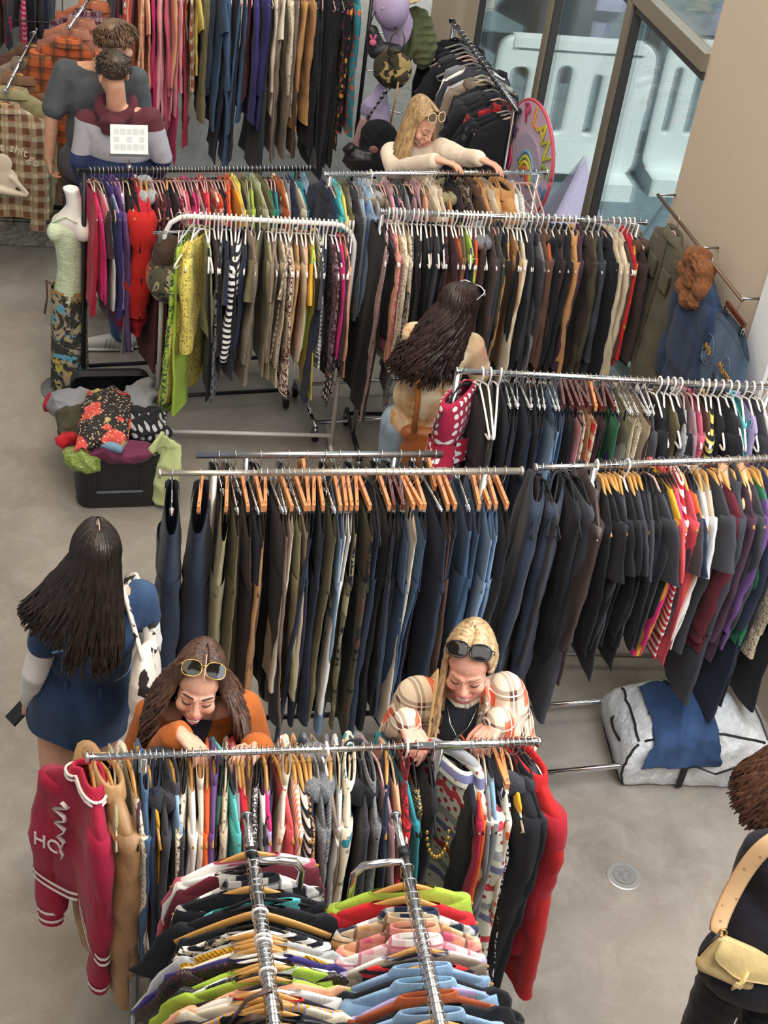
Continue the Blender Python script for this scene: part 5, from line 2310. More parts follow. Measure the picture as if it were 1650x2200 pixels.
mb = hair_locks(hc, HR, 1.02, 200, (64, 178), lambda a: .36, drift3, .012, .01, .010, 21)
link('hair', mb.mesh('hair'), hairmat('honey_blonde', '7a5e3e', 'cfae7e'), p3, -base)
sunglasses('pale round sunglasses on the head of the blonde woman at the grey rail', hc, HR, 1.0, plain('cream_acetate', 'e4cfa8', .3), plain('amber_lens', '6d5a44', .1), (0, .07, .108), 38, .028, .026)

# ---- the people seen from behind
def back_person(label, hc, fwd, roll, nk_, shl, shr, armL, armR, pel, feet, skinm, topm, legm, k=1.1, hand=None, sleeve_end=1.0, hip=1.0, leg=1.0, topdrop=.02, vox=.0075):
    base = np.array([pel[0], pel[1], 0])
    o = thing('person', label, 'person', base)
    HR = headframe(fwd, roll)
    chest = (shl + shr) / 2 + unit(pel - (shl + shr) / 2) * .15
    mb = MB()
    add_head(mb, hc, HR, 1.0, nk_)
    add_torso(mb, pel, chest, nk_, shl, shr, .92)
    for sh_, arm in ((shl, armL), (shr, armR)):
        limb(mb, [sh_] + arm, [.05, .042, .029])
    for (w_, d_, pn, sd, cu) in hand or []:
        add_hand(mb, w_, d_, pn, sd, cu)
    hips = [pel + np.array((q * .09, 0, -.05)) for q in (-1, 1)]
    for h_, f_ in zip(hips, feet):
        kk = h_ * .5 + f_ * .5
        limb(mb, [h_, kk, f_ + np.array((0, 0, .08))], [.085, .052, .036])
    link('body', remesh(mb, .006, 2, 0, 9, base), skinm, o)
    mb = MB()
    add_torso(mb, pel + np.array((0, 0, topdrop)), chest, nk_ + np.array((0, 0, -.055)), shl, shr, k, hip, 1.2)
    for sh_, arm in ((shl, armL), (shr, armR)):
        if sleeve_end >= 1:
            limb(mb, [sh_, arm[0], arm[1]], [.072, .06, .046])
        else:
            mb.cone(sh_, .07, sh_ + (arm[0] - sh_) * sleeve_end, .074)
    link('top', remesh(mb, vox, 3, .0042, 7, base), topm, o)
    for h_, f_ in zip(hips, feet):
        kk = h_ * .5 + f_ * .5
        mb = MB(); limb(mb, [h_, kk, f_ + np.array((0, 0, .1))], [.105 * leg, .075 * leg, .06 * leg])
        link('trouser_leg', remesh(mb, .012, 3, .004, 9, base), legm, o)
        d_ = unit((fwd[0], fwd[1], 0))
        mb = MB(); mb.cone(f_ + np.array((0, 0, .045)) - d_ * .03, .042, f_ + np.array((0, 0, .038)) + d_ * .17, .035)
        link('shoe', remesh(mb, .008, 2, 0, 9, base), plain('white_trainer', 'd8d6d2', .6), o)
    return o, base, HR


# tall man in grey
hc = atY(250, 96, 7.88)
shl, shr = atY(140, 152, 7.86), atY(292, 168, 7.92)
nk_ = atY(218, 140, 7.88)
pel = np.array(((shl + shr)[0] / 2 - .03, 7.92, .98))
ft = [np.array((pel[0] + q * .13, 7.95, 0)) for q in (-1, 1)]
w_ = atY(106, 338, 7.80)
p1, base, HR = back_person('tall man seen from behind in a dark grey t-shirt with one arm hanging', hc, (.45, .85, -.35), .25, nk_, shl, shr, [atY(112, 250, 7.80), w_], [atY(305, 262, 7.95), atY(300, 330, 8.1)],
                       pel, ft, skin('light', 'd8a98c'), fabric('P', '565a60'), fabric('P', '23252c'), 1.2, [(w_, unit((.04, .1, -1)), (.9, .3, 0), -1, (25, 35, 25))], .8, 1.1)
link('hair', short_hair(hc, HR, 1.06, 900, 4, .05, .4, 112, 80).mesh('hair'), hairmat('mid_brown', '3d2b20', '86664c'), p1, -base)
# man in the colour-block hoodie
hc = atY(243, 160, 7.66)
shl, shr = atY(188, 262, 7.66), atY(322, 256, 7.66)
nk_ = atY(250, 222, 7.66)
pel = np.array(((shl + shr)[0] / 2, 7.66, .96))
f1 = at(258, 752, 0); f2 = at(232, 700, 0)
ft = [np.array((f1[0], f1[1] + .02, 0)), np.array((f1[0] + .22, f1[1] + .12, 0))]
hb = NT('colour_block_jersey')
x_, y_, z_ = hb.sep(hb.coord())
zt = atY(255, 290, 7.55)[2]
zn = atY(255, 347, 7.55)[2]
w1 = hb.math('ADD', z_, hb.math('MULTIPLY', hb.math('ABSOLUTE', x_), -.12))
c = hb.mix(hb.math('GREATER_THAN', w1, zt), lin('a9a9b2'), lin('5c2b35'))
c = hb.mix(hb.math('LESS_THAN', z_, zn), c, lin('2d3a63'))
hb.l(c, hb.b.inputs['Base Color']); hb.b.inputs['Roughness'].default_value = .9
hb.bump(hb.noise(hb.coord(scale=(2, 2, 1)), 8, 3), .4, .015)
p2, base, HR = back_person('short-haired man seen from behind in a maroon, grey and navy hoodie', hc, (-.55, .8, -.2), 0, nk_, shl, shr, [atY(172, 345, 7.6), atY(185, 395, 7.8)], [atY(348, 340, 7.66), atY(330, 390, 7.85)],
                       pel, ft, skin('light', 'd8a98c'), hb.m, fabric('J', 'denim'), 1.22, None, 1.0, 1.1)
link('hair', short_hair(hc, HR, 1.0, 900, 9, .03, .55, 100, 80).mesh('hair'), hairmat('dark_brown', '2a201b', '57453a'), p2, -base)
mb = MB()
hp_ = []
for q in np.linspace(-2.3, 2.3, 9):
    a_ = nk_ + np.array((.095 * math.sin(q), -.085 * math.cos(q) - .01, -.02 - .055 * math.cos(q)))
    hp_.append(a_ + np.array((0, .02, .012)))
mb.tube(hp_, [.022, .03, .034, .04, .044, .04, .034, .03, .022], 12, flat=.85)
mb.ell(nk_ + np.array((0, -.105, -.085)), (.075, .04, .06))
link('hood', remesh(mb, .008, 3, .005, 12, base), fabric('P', '5c2b35'), p2)
# his trainers pointing left, with grey stripes
for i, ch in enumerate([c_ for c_ in p2.children if c_.name.startswith('shoe')]):
    a_ = ft[i]
    mb = MB()
    d_ = unit((-.93, -.3, 0))
    h0 = a_ - d_ * .04
    mb.cone(h0 + np.array((0, 0, .05)), .046, h0 + d_ * .1 + np.array((0, 0, .055)), .045)
    mb.cone(h0 + d_ * .1 + np.array((0, 0, .055)), .045, h0 + d_ * .235 + np.array((0, 0, .035)), .034)
    ch.data = remesh(mb, .007, 2, 0, 9, base)
    ch.data.materials.append(None)
    ch.material_slots[0].link = 'OBJECT'
    ch.material_slots[0].material = plain('white_trainer', 'e0dcd4', .6)
    MB().tube([h0 - base - d_ * .03 + np.array((0, 0, .014)), h0 - base + d_ * .25 + np.array((0, 0, .014))], .045, 12, flat=.3).build('sole', plain('white_sole', 'efece6', .6), ch)
    n__ = np.array((d_[1], -d_[0], 0))
    if n__[1] > 0:
        n__ = -n__
    for q in (.09, .115, .14):
        MB().tube([h0 - base + d_ * q + n__ * .047 + np.array((0, 0, .03)), h0 - base + d_ * (q - .015) + n__ * .035 + np.array((0, 0, .085))], .006, 6, flat=.5).build('stripe', plain('sage_stripe', '8fa39a', .7), ch)
# woman in the tie-dye jacket
hc = atY(985, 665, 6.22)
shl, shr = atY(893, 722, 6.2), atY(1012, 745, 6.26)
nk_ = atY(962, 715, 6.2)
pel = atY(905, 900, 6.2)
ft = [at(850, 1040, 0), at(905, 1040, 0)]
ft = [np.array((pel[0] - .1, 6.22, 0)), np.array((pel[0] + .12, 6.3, 0))]
p4, base, HR = back_person('woman with long dark wavy hair seen from behind in a beige tie-dye jacket', hc, (.62, .72, -.3), .1, nk_, shl, shr, [atY(880, 800, 6.25), atY(930, 790, 6.5)], [atY(1030, 800, 6.3), atY(1010, 780, 6.55)],
                       pel, ft, skin('light', 'd8a98c'), fabric('T', 'e6d3b0', 'b5834f', 'dba98f'), fabric('J', '8ba0b0'), 1.12, None, 1.0, .93, 1.1, -.02)


def drift4(a, t, out):
    return out * np.array((.05, .05, 0)) * t + np.array((-.13 * t, -.07 * t, 0))


mb = hair_locks(hc, HR, 1.04, 260, (30, 178), lambda a: .36, drift4, .0135, 0, .042, 31)
link('hair', mb.mesh('hair'), hairmat('espresso', '150f0e', '46302b'), p4, -base)
gl = sunglasses('glossy black sunglasses with white arms worn on the head of the tie-dye woman', hc, HR, 1.02, plain('white_acetate', 'dfe0e2', .2), LENS, (0, .07, .108), 38, .033, .025)
# her brown tassel bag
bp = atY(912, 950, 6.02)
b_ = thing('handbag', 'tan leather tassel shoulder bag on the hip of the tie-dye woman', 'bag', bp)
mb = MB().ell((0, 0, -.06), (.12, .06, .15)).cone((-.08, 0, .04), .045, (.08, 0, .04), .045)
LB = fabric('E', 'b0652f')
link('body', remesh(mb, .009, 3, .003, 11), LB, b_)
MB().tube([(-.06, -.05, .08), atY(898, 860, 6.03) - bp, atY(897, 800, 6.02) - bp, atY(930, 735, 6.1) - bp], .014, 6, flat=.4, upv=(0, 1, 0)).build('strap', LB, b_)
for i in range(6):
    MB().tube([(.07 + .006 * i, -.06, .05), (.08 + .012 * i, -.075, -.05), (.06 + .016 * i, -.08, -.17)], .005, 5).build('tassel', LB, b_)
# woman in black at the lower right
pel = at(1648, 2050, .93)
shl, shr = at(1640, 1830, 1.31), at(1800, 1790, 1.35)
hc = at(1745, 1640, 1.56)
nk_ = at(1722, 1740, 1.37)
ft = [np.array((pel[0] - .12, pel[1] - .02, 0)), np.array((pel[0] + .08, pel[1] + .05, 0))]
p8, base, HR = back_person('woman in black with long brown hair, cut off by the right edge', hc, (.5, -.6, -.3), 0, nk_, shl, shr, [at(1605, 1900, 1.1), at(1640, 1960, 1.0)], [at(1840, 1900, 1.1), at(1850, 2000, 1.0)],
                       pel, ft, skin('light', 'd8a98c'), fabric('P', '1d1c24'), fabric('P', '16171c'), 1.16, None, 1.0, 1.15, .95, -.05)
mb = hair_locks(hc, HR, 1.02, 330, (40, 178), lambda a: .27, lambda a, t, out: out * np.array((.06, .05, 0)) * t + np.array((-.05 * t, .04 * t, 0)), .013, 0, .012, 41)
link('hair', mb.mesh('hair'), hairmat('chestnut', '2b1d17', '71503c'), p8, -base)
# pale yellow flap bag and its studded strap
bc = at(1592, 2070, .93) + np.array((-.0, -.13, 0))
bc = at(1592, 2070, 1.0)
vdir = unit(_C - bc)
xr = unit(np.array((.93, .0, -.36)))
yb = unit(np.array((-.25, -.9, .3)))
R_ = np.stack([xr, unit(np.cross(np.cross(xr, yb), xr)), np.cross(xr, unit(np.cross(np.cross(xr, yb), xr)))], 1)
if R_[2, 2] < 0:
    R_[:, 2] *= -1
yb = R_[:, 1]
YB = fabric('E', 'd9bd84')
fb_ = thing('handbag', 'pale yellow leather flap bag with a buckled tab beside the woman in black', 'bag', bc)
mb = MB()
for q in (-1, 1):
    mb.cone(R_ @ np.array((q * .1, 0, -.05)), .03, R_ @ np.array((q * .1, 0, .045)), .024)
mb.cone(R_ @ np.array((-.1, 0, -.05)), .03, R_ @ np.array((.1, 0, -.05)), .03)
mb.cone(R_ @ np.array((-.1, 0, .045)), .024, R_ @ np.array((.1, 0, .045)), .024)
mb.box((0, 0, 0), (.2, .048, .1), R_)
link('body', remesh(mb, .006, 3), YB, fb_)
rows = []
for t in np.linspace(0, 1, 10):
    zz, yy = .068 - .085 * t, .018 + .02 * math.sin(min(1, t * 1.5) * 1.57)
    half = .118 * math.sqrt(max(0, 1 - max(0, (t - .55) / .5) ** 2))
    rows.append([R_ @ np.array((x0 * half, yy, zz - .012 * (1 - x0 * x0) * t)) for x0 in np.linspace(-1, 1, 13)])
fl = MB().grid(rows, False).build('flap', YB, fb_)
MB().tube([rows[i][0] for i in range(10)] + [rows[9][j] for j in range(13)] + [rows[9 - i][12] for i in range(10)], .003, 6).build('piping', YB, fl)
MB().tube([R_ @ np.array(q) for q in ((.01, .042, .01), (.012, .046, -.02), (.008, .044, -.05), (.004, .04, -.072))], [.006, .016, .011, .008], 8, flat=.35).build('tab', YB, fl)
MB().box(R_ @ np.array((.007, .05, -.045)), (.026, .006, .016), R_).build('buckle', YB, fl, None, False)
sp = [R_ @ np.array((-.118, 0, .075)), at(1535, 2000, 1.1) - bc, at(1570, 1920, 1.2) - bc, at(1610, 1852, 1.33) - bc, at(1655, 1806, 1.44) - bc, at(1720, 1780, 1.48) - bc]
sp = np.array(sp)
for _ in range(2):
    q_ = np.repeat(sp, 2, axis=0)[:-1]
    q_[1::2] = (sp[:-1] + sp[1:]) / 2
    q_[1:-1] = (q_[:-2] + 2 * q_[1:-1] + q_[2:]) / 4
    sp = q_
stm = NT('strap_leather')
n_ = stm.voro(stm.coord(), 30, rand=.2)
stm.l(stm.mix(stm.step(n_, .16, .13), lin('d9b184'), lin('a87f5c')), stm.b.inputs['Base Color'])
st_ = MB().tube(sp, [.014] * 3 + [.027] * (len(sp) - 3), 8, flat=.2, upv=vdir).build('strap', stm.m, fb_)
MB().tube([sp[0] + np.array((.012 * math.cos(a), 0, .014 * math.sin(a))) for a in np.linspace(0, 6.283, 14)], .003, 6).build('strap_ring', GOLD, st_)
MB().tube([R_ @ np.array(q) for q in ((-.125, .0, .07), (-.138, .01, .02), (-.14, .01, -.03))], .004, 6).build('zip_pull', plain('black_cord', '222', .6) if False else BLACKM, fb_)
# ------------------------------------------------------------------ mannequin
YM = 7.05
mrows = [(151, 402, 19), (157, 420, 17), (162, 440, 20), (160, 456, 31), (157, 468, 40), (151, 492, 40), (150, 512, 37), (152, 540, 33), (154, 575, 31), (151, 605, 33), (148, 632, 36)]
mp = []
for x, y, w in mrows:
    c_ = atY(x, y, YM)
    q_ = atY(x + w, y, YM)
    mp.append((c_, abs(q_[0] - c_[0])))
mbase = np.array((mp[-1][0][0], YM, 0))
mq = thing('mannequin', 'white headless mannequin in a mint camisole and long tropical print skirt beside the black rail', 'mannequin', mbase)
th = np.linspace(0, 2 * np.pi, 36, endpoint=False)


def mring(c_, w_, k=1.0, dz=0.0, f=.8):
    return np.stack([c_[0] - mbase[0] + w_ * k * np.cos(th), c_[1] - mbase[1] + w_ * f * k * np.sin(th), c_[2] + dz + 0 * th], -1)


mb = MB().grid([mring(c_, w_, .94, 0, 1.0 if i < 3 else .85) for i, (c_, w_) in enumerate(mp)][::-1], True, True, True)
mb.cone(mp[3][0] - mbase, .05, mp[4][0] - mbase + np.array((.07, -.05, -.05)), .05)
mb.ell(mp[5][0] - mbase + np.array((-.055, -.045, .0)), (.05, .05, .055)).ell(mp[5][0] - mbase + np.array((-.06, .05, .0)), (.05, .05, .055))
link('torso', remesh(mb, .009, 4, 0), plain('mannequin_white', 'ece8e4', .35), mq)
MINT = NT('mint_jersey')
_n = MINT.noise(MINT.coord(scale=(3, 3, 1)), 7, 3)
MINT.l(MINT.mix(MINT.step(_n, .3, .7), lin('c3d3ae'), lin('d6e3c4')), MINT.b.inputs['Base Color']); MINT.b.inputs['Roughness'].default_value = .8
MINT.bump(MINT.noise(MINT.coord(scale=(2, 2, 5)), 9, 3, .6, 1.0), .5, .02)
mb = MB()
for i in range(5, len(mp) - 1):
    mb.cone(mp[i][0] - mbase, mp[i][1] * .95, mp[i + 1][0] - mbase, mp[i + 1][1] * .95)
mb.ell(mp[5][0] - mbase + np.array((-.058, -.047, .0)), (.056, .056, .06)).ell(mp[5][0] - mbase + np.array((-.063, .05, .0)), (.056, .056, .06))
cam_o = link('camisole', remesh(mb, .008, 3, .0025, 9), MINT.m, mq)
for dy in (-.06, .055):
    MB().tube([mp[5][0] - mbase + np.array((-.08, dy, .05)), mp[4][0] - mbase + np.array((-.02, dy * 1.1, .035)), mp[4][0] - mbase + np.array((.04, dy * 1.2, .01))], .007, 6, flat=.3).build('shoulder_strap', MINT.m, cam_o)
kk = NT('tropical_print')
_v = kk.coord()
_a = kk.noise(_v, 8, 3, .6, 1.5); _b = kk.noise(kk.coord(rot=(1, .4, .3)), 10, 3, .55, 1.2); _c = kk.noise(kk.coord(rot=(.2, 1.4, .8)), 9, 3, .55, 1.0)
c = kk.mix(kk.step(_a, .47, .53), lin('34352f'), lin('a69a80'))
c = kk.mix(kk.step(_b, .58, .62), c, lin('5a9fb8'))
c = kk.mix(kk.step(_c, .60, .64), c, lin('b9a44a'))
c = kk.mix(kk.step(kk.noise(_v, 40, 2), .56, .6), c, lin('26292a'))
kk.l(c, kk.b.inputs['Base Color']); kk.b.inputs['Roughness'].default_value = .8
SKT = kk.m
rows = []
c0, w0 = mp[-1]
for t in np.linspace(0, 1, 22):
    z_ = (c0[2] + .03) * (1 - t) + .03 * t
    k_ = 1 + .12 * t
    cx = -.0 * t
    rr = w0 * 1.04 * k_
    rows.append(np.stack([cx + rr * np.cos(th) * (1 + .05 * t * np.sin(th * 7)), rr * .85 * np.sin(th) * (1 + .05 * t * np.cos(th * 6)), z_ + 0 * th], -1))
sk_ = MB().grid(rows).build('skirt', SKT, mq)
MB().grid([mring(c0, w0 * 1.06, 1, .045), mring(c0, w0 * 1.08, 1, .02), mring(c0, w0 * 1.07, 1, -.02)]).build('waistband', fabric('P', 'b88c58'), sk_)
MB().tube([(-w0 * 1.05, -.02, c0[2] + .06), (-w0 * 1.25, -.03, c0[2] + .08), (-w0 * 1.2, -.03, c0[2] - .02), (-w0 * 1.35, -.04, c0[2] - .12)], .006, 6).build('tie_cord', fabric('P', 'brown'), sk_)
MB().lathe([(.16, 0), (.16, .012), (.02, .02), (.015, .3)], 28).build('base', plain('mannequin_base', '8a8a8c', .4, .4), mq)

# ------------------------------------------------------------------ suitcase and the heap in it
s0, s1 = at(166, 1096, 0), at(346, 1090, 0)
sd = unit(s1 - s0)
sn = np.array((-sd[1], sd[0], 0))
WD, DP, HT = np.linalg.norm(s1 - s0), .74, .31
sc = thing('suitcase', 'open black hard suitcase overflowing with clothes on the concrete floor', 'suitcase', s0, math.atan2(sd[1], sd[0]))
SB = plain('black_polycarbonate', '17181c', .45)


def tray(x0, x1, y0, y1, z0, z1, w=.012, r=.07):
    mb = MB()
    o_ = np.array(rrect(x0, y0, x1, y1, r)); i_ = np.array(rrect(x0 + w, y0 + w, x1 - w, y1 - w, r - w))
    f = lambda P, z_: np.concatenate([P, np.full((len(P), 1), z_)], 1)
    o2 = o_ * .97 + o_.mean(0) * .03
    mb.grid([f(o2, z0), f(o_, z0 + .02), f(o_, z1), f(i_, z1), f(i_, z0 + .03)], True, True, True)
    return mb


tray(0, WD, 0, DP, 0, HT).build('shell', SB, sc, None, False)
MB().box((WD * .5, -.004, HT * .36), (WD * .55, .006, .012)).build('trim_strip', plain('grey_trim', '6b7076', .4), sc, None, False)
for q in (.2, .75):
    MB().box((WD * q, -.003, HT * .62), (.014, .006, .14)).build('rib', SB, sc, None, False)
lid = tray(0, WD, 0, .28, 0, .06).build('lid', SB, sc, None, False)
lid.location = (0, DP + .05, HT * .42); lid.rotation_euler = (math.radians(105), 0, 0)
for q in (.1, .8):
    MB().tube([(WD * q, .06, .02), (WD * q + .03, .06, .02)], .022, 12).build('wheel', RUBBER, sc)


def blob(name, label, cat, px, py, z, r, mat, rz=0.0, parts=3, seed=0, noise=.016, nf=11, group='clothes heaped in the open suitcase'):
    p = at(px, py, z)
    o = thing(name, label, cat, p, rz, group)
    rr = random.Random(seed)
    mb = MB().ell((0, 0, 0), r, None, 18, 12)
    for i in range(parts):
        a = rr.uniform(0, 6.28)
        mb.ell((r[0] * .6 * math.cos(a), r[1] * .6 * math.sin(a), rr.uniform(-.3, .5) * r[2]), (r[0] * rr.uniform(.4, .7), r[1] * rr.uniform(.4, .7), r[2] * rr.uniform(.5, .9)), None, 14, 10)
        b_ = rr.uniform(0, 3.14)
        mb.tube([(r[0] * .9 * math.cos(b_), r[1] * .9 * math.sin(b_), r[2] * .3), (0, 0, r[2] * .85), (-r[0] * .9 * math.cos(b_ + .4), -r[1] * .9 * math.sin(b_ + .4), r[2] * .3)], r[2] * .28, 8)
    me = remesh(mb, .008, 2, noise, nf)
    link('cloth', me, mat, o)
    return o


ph = {}
blob('t_shirt', 'heather grey t-shirt crumpled at the back left of the suitcase', 't-shirt', 155, 868, .36, (.13, .12, .07), fabric('P', 'grey'), 0, 3, 1)
blob('jumper', 'olive drab jumper folded down the left side of the suitcase', 'sweater', 165, 905, .34, (.10, .14, .09), fabric('P', 'darkolive'), .2, 3, 2)
blob('shirt', 'pale grey shirt lying at the back right of the suitcase', 'shirt', 300, 855, .34, (.11, .13, .06), fabric('P', 'grey'), 0, 3, 3)
blob('scarf', 'crimson scarf spilling over the left back corner of the suitcase', 'scarf', 116, 865, .33, (.055, .06, .05), fabric('P', 'crimson'), 0, 2, 4)
blob('top', 'bright red top tucked at the left edge of the suitcase', 'top', 142, 945, .33, (.045, .08, .05), fabric('P', 'red'), 0, 2, 5)
blob('top', 'shiny green sequinned top at the front left corner of the suitcase', 'top', 180, 985, .33, (.10, .09, .06), fabric('Q', '8aa04a', '2d3a1c'), .3, 4, 6, .012, 14)
blob('jumper', 'plum jumper lying across the front of the suitcase', 'sweater', 265, 970, .36, (.16, .09, .055), fabric('P', '6a2f4a'), .25, 4, 7)
blob('skirt', 'black and white polka dot skirt bundled on the right of the suitcase', 'skirt', 318, 918, .40, (.11, .12, .08), fabric('D', 'black', 'lightgrey'), 0, 4, 8)
blob('trousers', 'charcoal trousers buried in the middle of the suitcase heap', 'trousers', 225, 930, .28, (.17, .26, .1), fabric('P', 'charcoal'), .25, 3, 9)
# floral shirt laid over the heap
P = [at(234, 828, .47), at(230, 850, .50), at(226, 885, .51), at(222, 920, .49), at(216, 950, .44), at(212, 966, .40)]
fs = thing('shirt', 'black shirt with big coral red flowers laid on top of the suitcase heap', 'shirt', P[2], 0, 'clothes heaped in the open suitcase')
FLM = NT('coral_flower_print')
_v = FLM.coord()
d1 = FLM.voro(_v, 8, rand=.8); d2 = FLM.voro(FLM.coord(rot=(.3, .5, .9)), 60)
c = FLM.mix(FLM.step(FLM.math('ADD', d1, FLM.math('MULTIPLY', FLM.noise(_v, 30, 2), .2)), .64, .61), lin('231f1f'), lin('cf4d45'))
c = FLM.mix(FLM.math('MULTIPLY', FLM.step(d2, .3, .24), .8), c, lin('ecc6a0'))
c = FLM.mix(FLM.step(FLM.noise(FLM.coord(rot=(1, 1, 0)), 7, 2), .62, .64), c, lin('b9a96f'))
FLM.l(c, FLM.b.inputs['Base Color']); FLM.b.inputs['Roughness'].default_value = .8
side = unit(np.array((sd[0], sd[1], 0)))
rows = []
for i, p in enumerate(np.array([P[0] * (1 - t) + P[1] * t if False else p for p in P for t in (0,)])):
    rows.append([p - P[2] + side * u * .125 * (1.05 if i else .8) + np.array((0, 0, -.05 * u * u + .012 * math.sin(u * 7 + i * 2))) for u in np.linspace(-1, 1, 15)])
rows = np.array(rows)
top_ = rows
bot_ = rows - np.array((0, 0, .018))
mb = MB()
mb.grid(np.concatenate([top_, bot_[:, ::-1]], 1), True, True, True)
link('body', remesh(mb, .007, 3, .004, 12), FLM.m, fs)
P2 = [at(206, 845, .45), at(196, 890, .44), at(194, 930, .42), at(205, 962, .39)]
MB().tube([p - P[2] for p in P2], [.045, .05, .05, .045], 10, flat=.45).build('sleeve', FLM.m, fs)
P3 = [at(262, 850, .45), at(258, 890, .47), at(250, 935, .45), at(243, 955, .42)]
sl_ = MB().tube([p - P[2] for p in P3], [.045, .05, .055, .055], 10, flat=.4).build('sleeve', FLM.m, fs)
MB().tube([P3[-1] - P[2] + np.array((0, -.0, 0)), P3[-1] - P[2] + np.array((-.005, -.03, -.012))], .058, 10, flat=.42).build('cuff', fabric('P', 'skyblue'), sl_)
# lime cloth over the right edge down to the floor
P = [at(318, 975, .36), at(342, 950, .385), at(358, 962, .34), at(360, 1000, .26), at(352, 1045, .14), at(350, 1085, .03)]
gc = thing('dress', 'pale lime dress spilling over the right edge of the suitcase to the floor', 'dress', P[2], 0, 'clothes heaped in the open suitcase')
mb = MB()
mb.tube([p - P[2] for p in P], [.05, .075, .085, .08, .075, .05], 14, flat=.35, upv=(1, 0, 0))
mb.tube([at(335, 920, .40) - P[2], at(352, 945, .37) - P[2], at(366, 985, .28) - P[2]], [.04, .06, .05], 12, flat=.4, upv=(1, 0, 0))
link('cloth', remesh(mb, .008, 2, .009, 10), fabric('P', 'b3bd85'), gc)

# ------------------------------------------------------------------ clear storage bag and denim
b0_, b1_ = at(1335, 1692, 0), at(1562, 1694, 0)
bd_ = unit(b1_ - b0_)
bn_ = np.array((-bd_[1], bd_[0], 0))
BW, BD, BH = .66, .40, .30
bo = b0_ + bd_ * .0 + bn_ * .0
bgt = thing('storage_bag', 'bulging translucent white storage bag with black piping on the floor under the right rack', 'bag', bo, math.atan2(bd_[1], bd_[0]))
tp = NT('clear_plastic_sheet')
_n = tp.noise(tp.coord(), 12, 5, .7, 1.5)
tp.l(tp.mix(tp.step(_n, .35, .7), lin('c5c9cc'), lin('f2f4f5')), tp.b.inputs['Base Color'])
tp.b.inputs['Roughness'].default_value = .18
tp.b.inputs['Coat Weight'].default_value = .6
tp.b.inputs['Specular IOR Level'].default_value = .8
tp.bump(tp.noise(tp.coord(), 16, 5, .7, 2.0), .7, .02)


def bagpt(x, y, z):
    """rounded, slightly leaning box"""
    u, v = x / BW * 2 - 1, y / BD * 2 - 1
    f = z / BH
    h = z * (1 + .30 * (1 - u * u) * (1 - v * v)) - .05 * f * u * u
    k = 1 + .10 * math.sin(math.pi * min(1, f)) - .10 * f ** 3
    return np.array((BW / 2 * (1 + u * k) + .0, BD / 2 * (1 + v * k) + .05 * z, h))


mb = MB()
N = 12
g = lambda a: np.linspace(0, 1, a)
for F in range(6):
    R = []
    for a in g(N):
        row = []
        for b in g(N):
            if F == 0: q = (a * BW, b * BD, BH)
            elif F == 1: q = (a * BW, b * BD, 0)
            elif F == 2: q = (a * BW, 0, b * BH)
            elif F == 3: q = (a * BW, BD, b * BH)
            elif F == 4: q = (0, a * BD, b * BH)
            else: q = (BW, a * BD, b * BH)
            row.append(bagpt(*q))
        R.append(row)
    mb.grid(R, False)
bgm = remesh(mb, .012, 26, .005, 9)
link('body', bgm, tp.m, bgt)
_bv = np.array([q.co[:] for q in bgm.vertices])


def snap(p_):
    return _bv[np.argmin(((_bv - p_) ** 2).sum(1))]


PIP = plain('black_piping', '1d1d20', .6)
for pts in ([(0, 0, BH), (BW, 0, BH)], [(0, 0, BH), (0, BD, BH)], [(0, 0, 0), (0, 0, BH)], [(BW, 0, 0), (BW, 0, BH)], [(BW, 0, BH), (BW, BD, BH)], [(0, 0, .01), (0, BD, .01)]):
    A_, B_ = np.array(pts[0], float), np.array(pts[1], float)
    MB().tube([snap(bagpt(*(A_ + (B_ - A_) * t))) for t in np.linspace(0.04, .96, 12)], .006, 6).build('piping', PIP, bgt)
for z_ in (.12,):
    MB().tube([(BW * .38, -.012, z_ - .10), (BW * .38, -.016, z_ + .02), (BW * .42, -.05, z_ + .07), (BW * .55, -.075, z_ + .05), (BW * .72, -.05, z_ + .075), (BW * .76, -.016, z_ + .02), (BW * .76, -.012, z_ - .10)], .016, 8, flat=.25, upv=(0, 1, 0)).build('handle', PIP, bgt)
MB().tube([(-.012, BD * .3, .16), (-.04, BD * .42, .19), (-.04, BD * .55, .2), (-.012, BD * .65, .17)], .014, 8, flat=.3, upv=(1, 0, 0)).build('handle', PIP, bgt)
# denim draped over it
pj = bo
dj = thing('denim_skirt', 'blue denim skirt draped over the left end of the storage bag', 'skirt', pj, math.atan2(bd_[1], bd_[0]))
rows = []
for t in np.linspace(0, 1, 16):
    row = []
    y_ = BD * .82 - (BD * .82 + .03) * min(1, t / .72)
    zz = BH
    for u in np.linspace(0, 1, 14):
        x_ = .05 + (.30 + .03 * t) * u + .02 * t
        if t <= .72:
            p_ = snap(bagpt(x_, max(0, y_), BH)) + np.array((0, -.006 if y_ < 0 else 0, .022 + .008 * math.sin(u * 9 + t * 5)))
        else:
            p_ = snap(bagpt(x_, 0, BH - (t - .72) * .5)) + np.array((0, -.034, .012))
        row.append(p_)
    rows.append(row)
rows = np.array(rows)
mb = MB().grid(np.concatenate([rows, rows[:, ::-1] - np.array((0, -.012, .016))], 1), True, True, True)
link('cloth', remesh(mb, .008, 2, .007, 12), fabric('J', '2f476e'), dj)
gp = at(1468, 1448, .42)
blob('scarf', 'green, teal and purple printed scarf bundle hanging beside the storage bag', 'scarf', 1462, 1440, .42, (.07, .06, .11), fabric('F', '5f9a3c', '2f6f62', '8b6fb5'), 0, 4, 12, .01, 12, None)

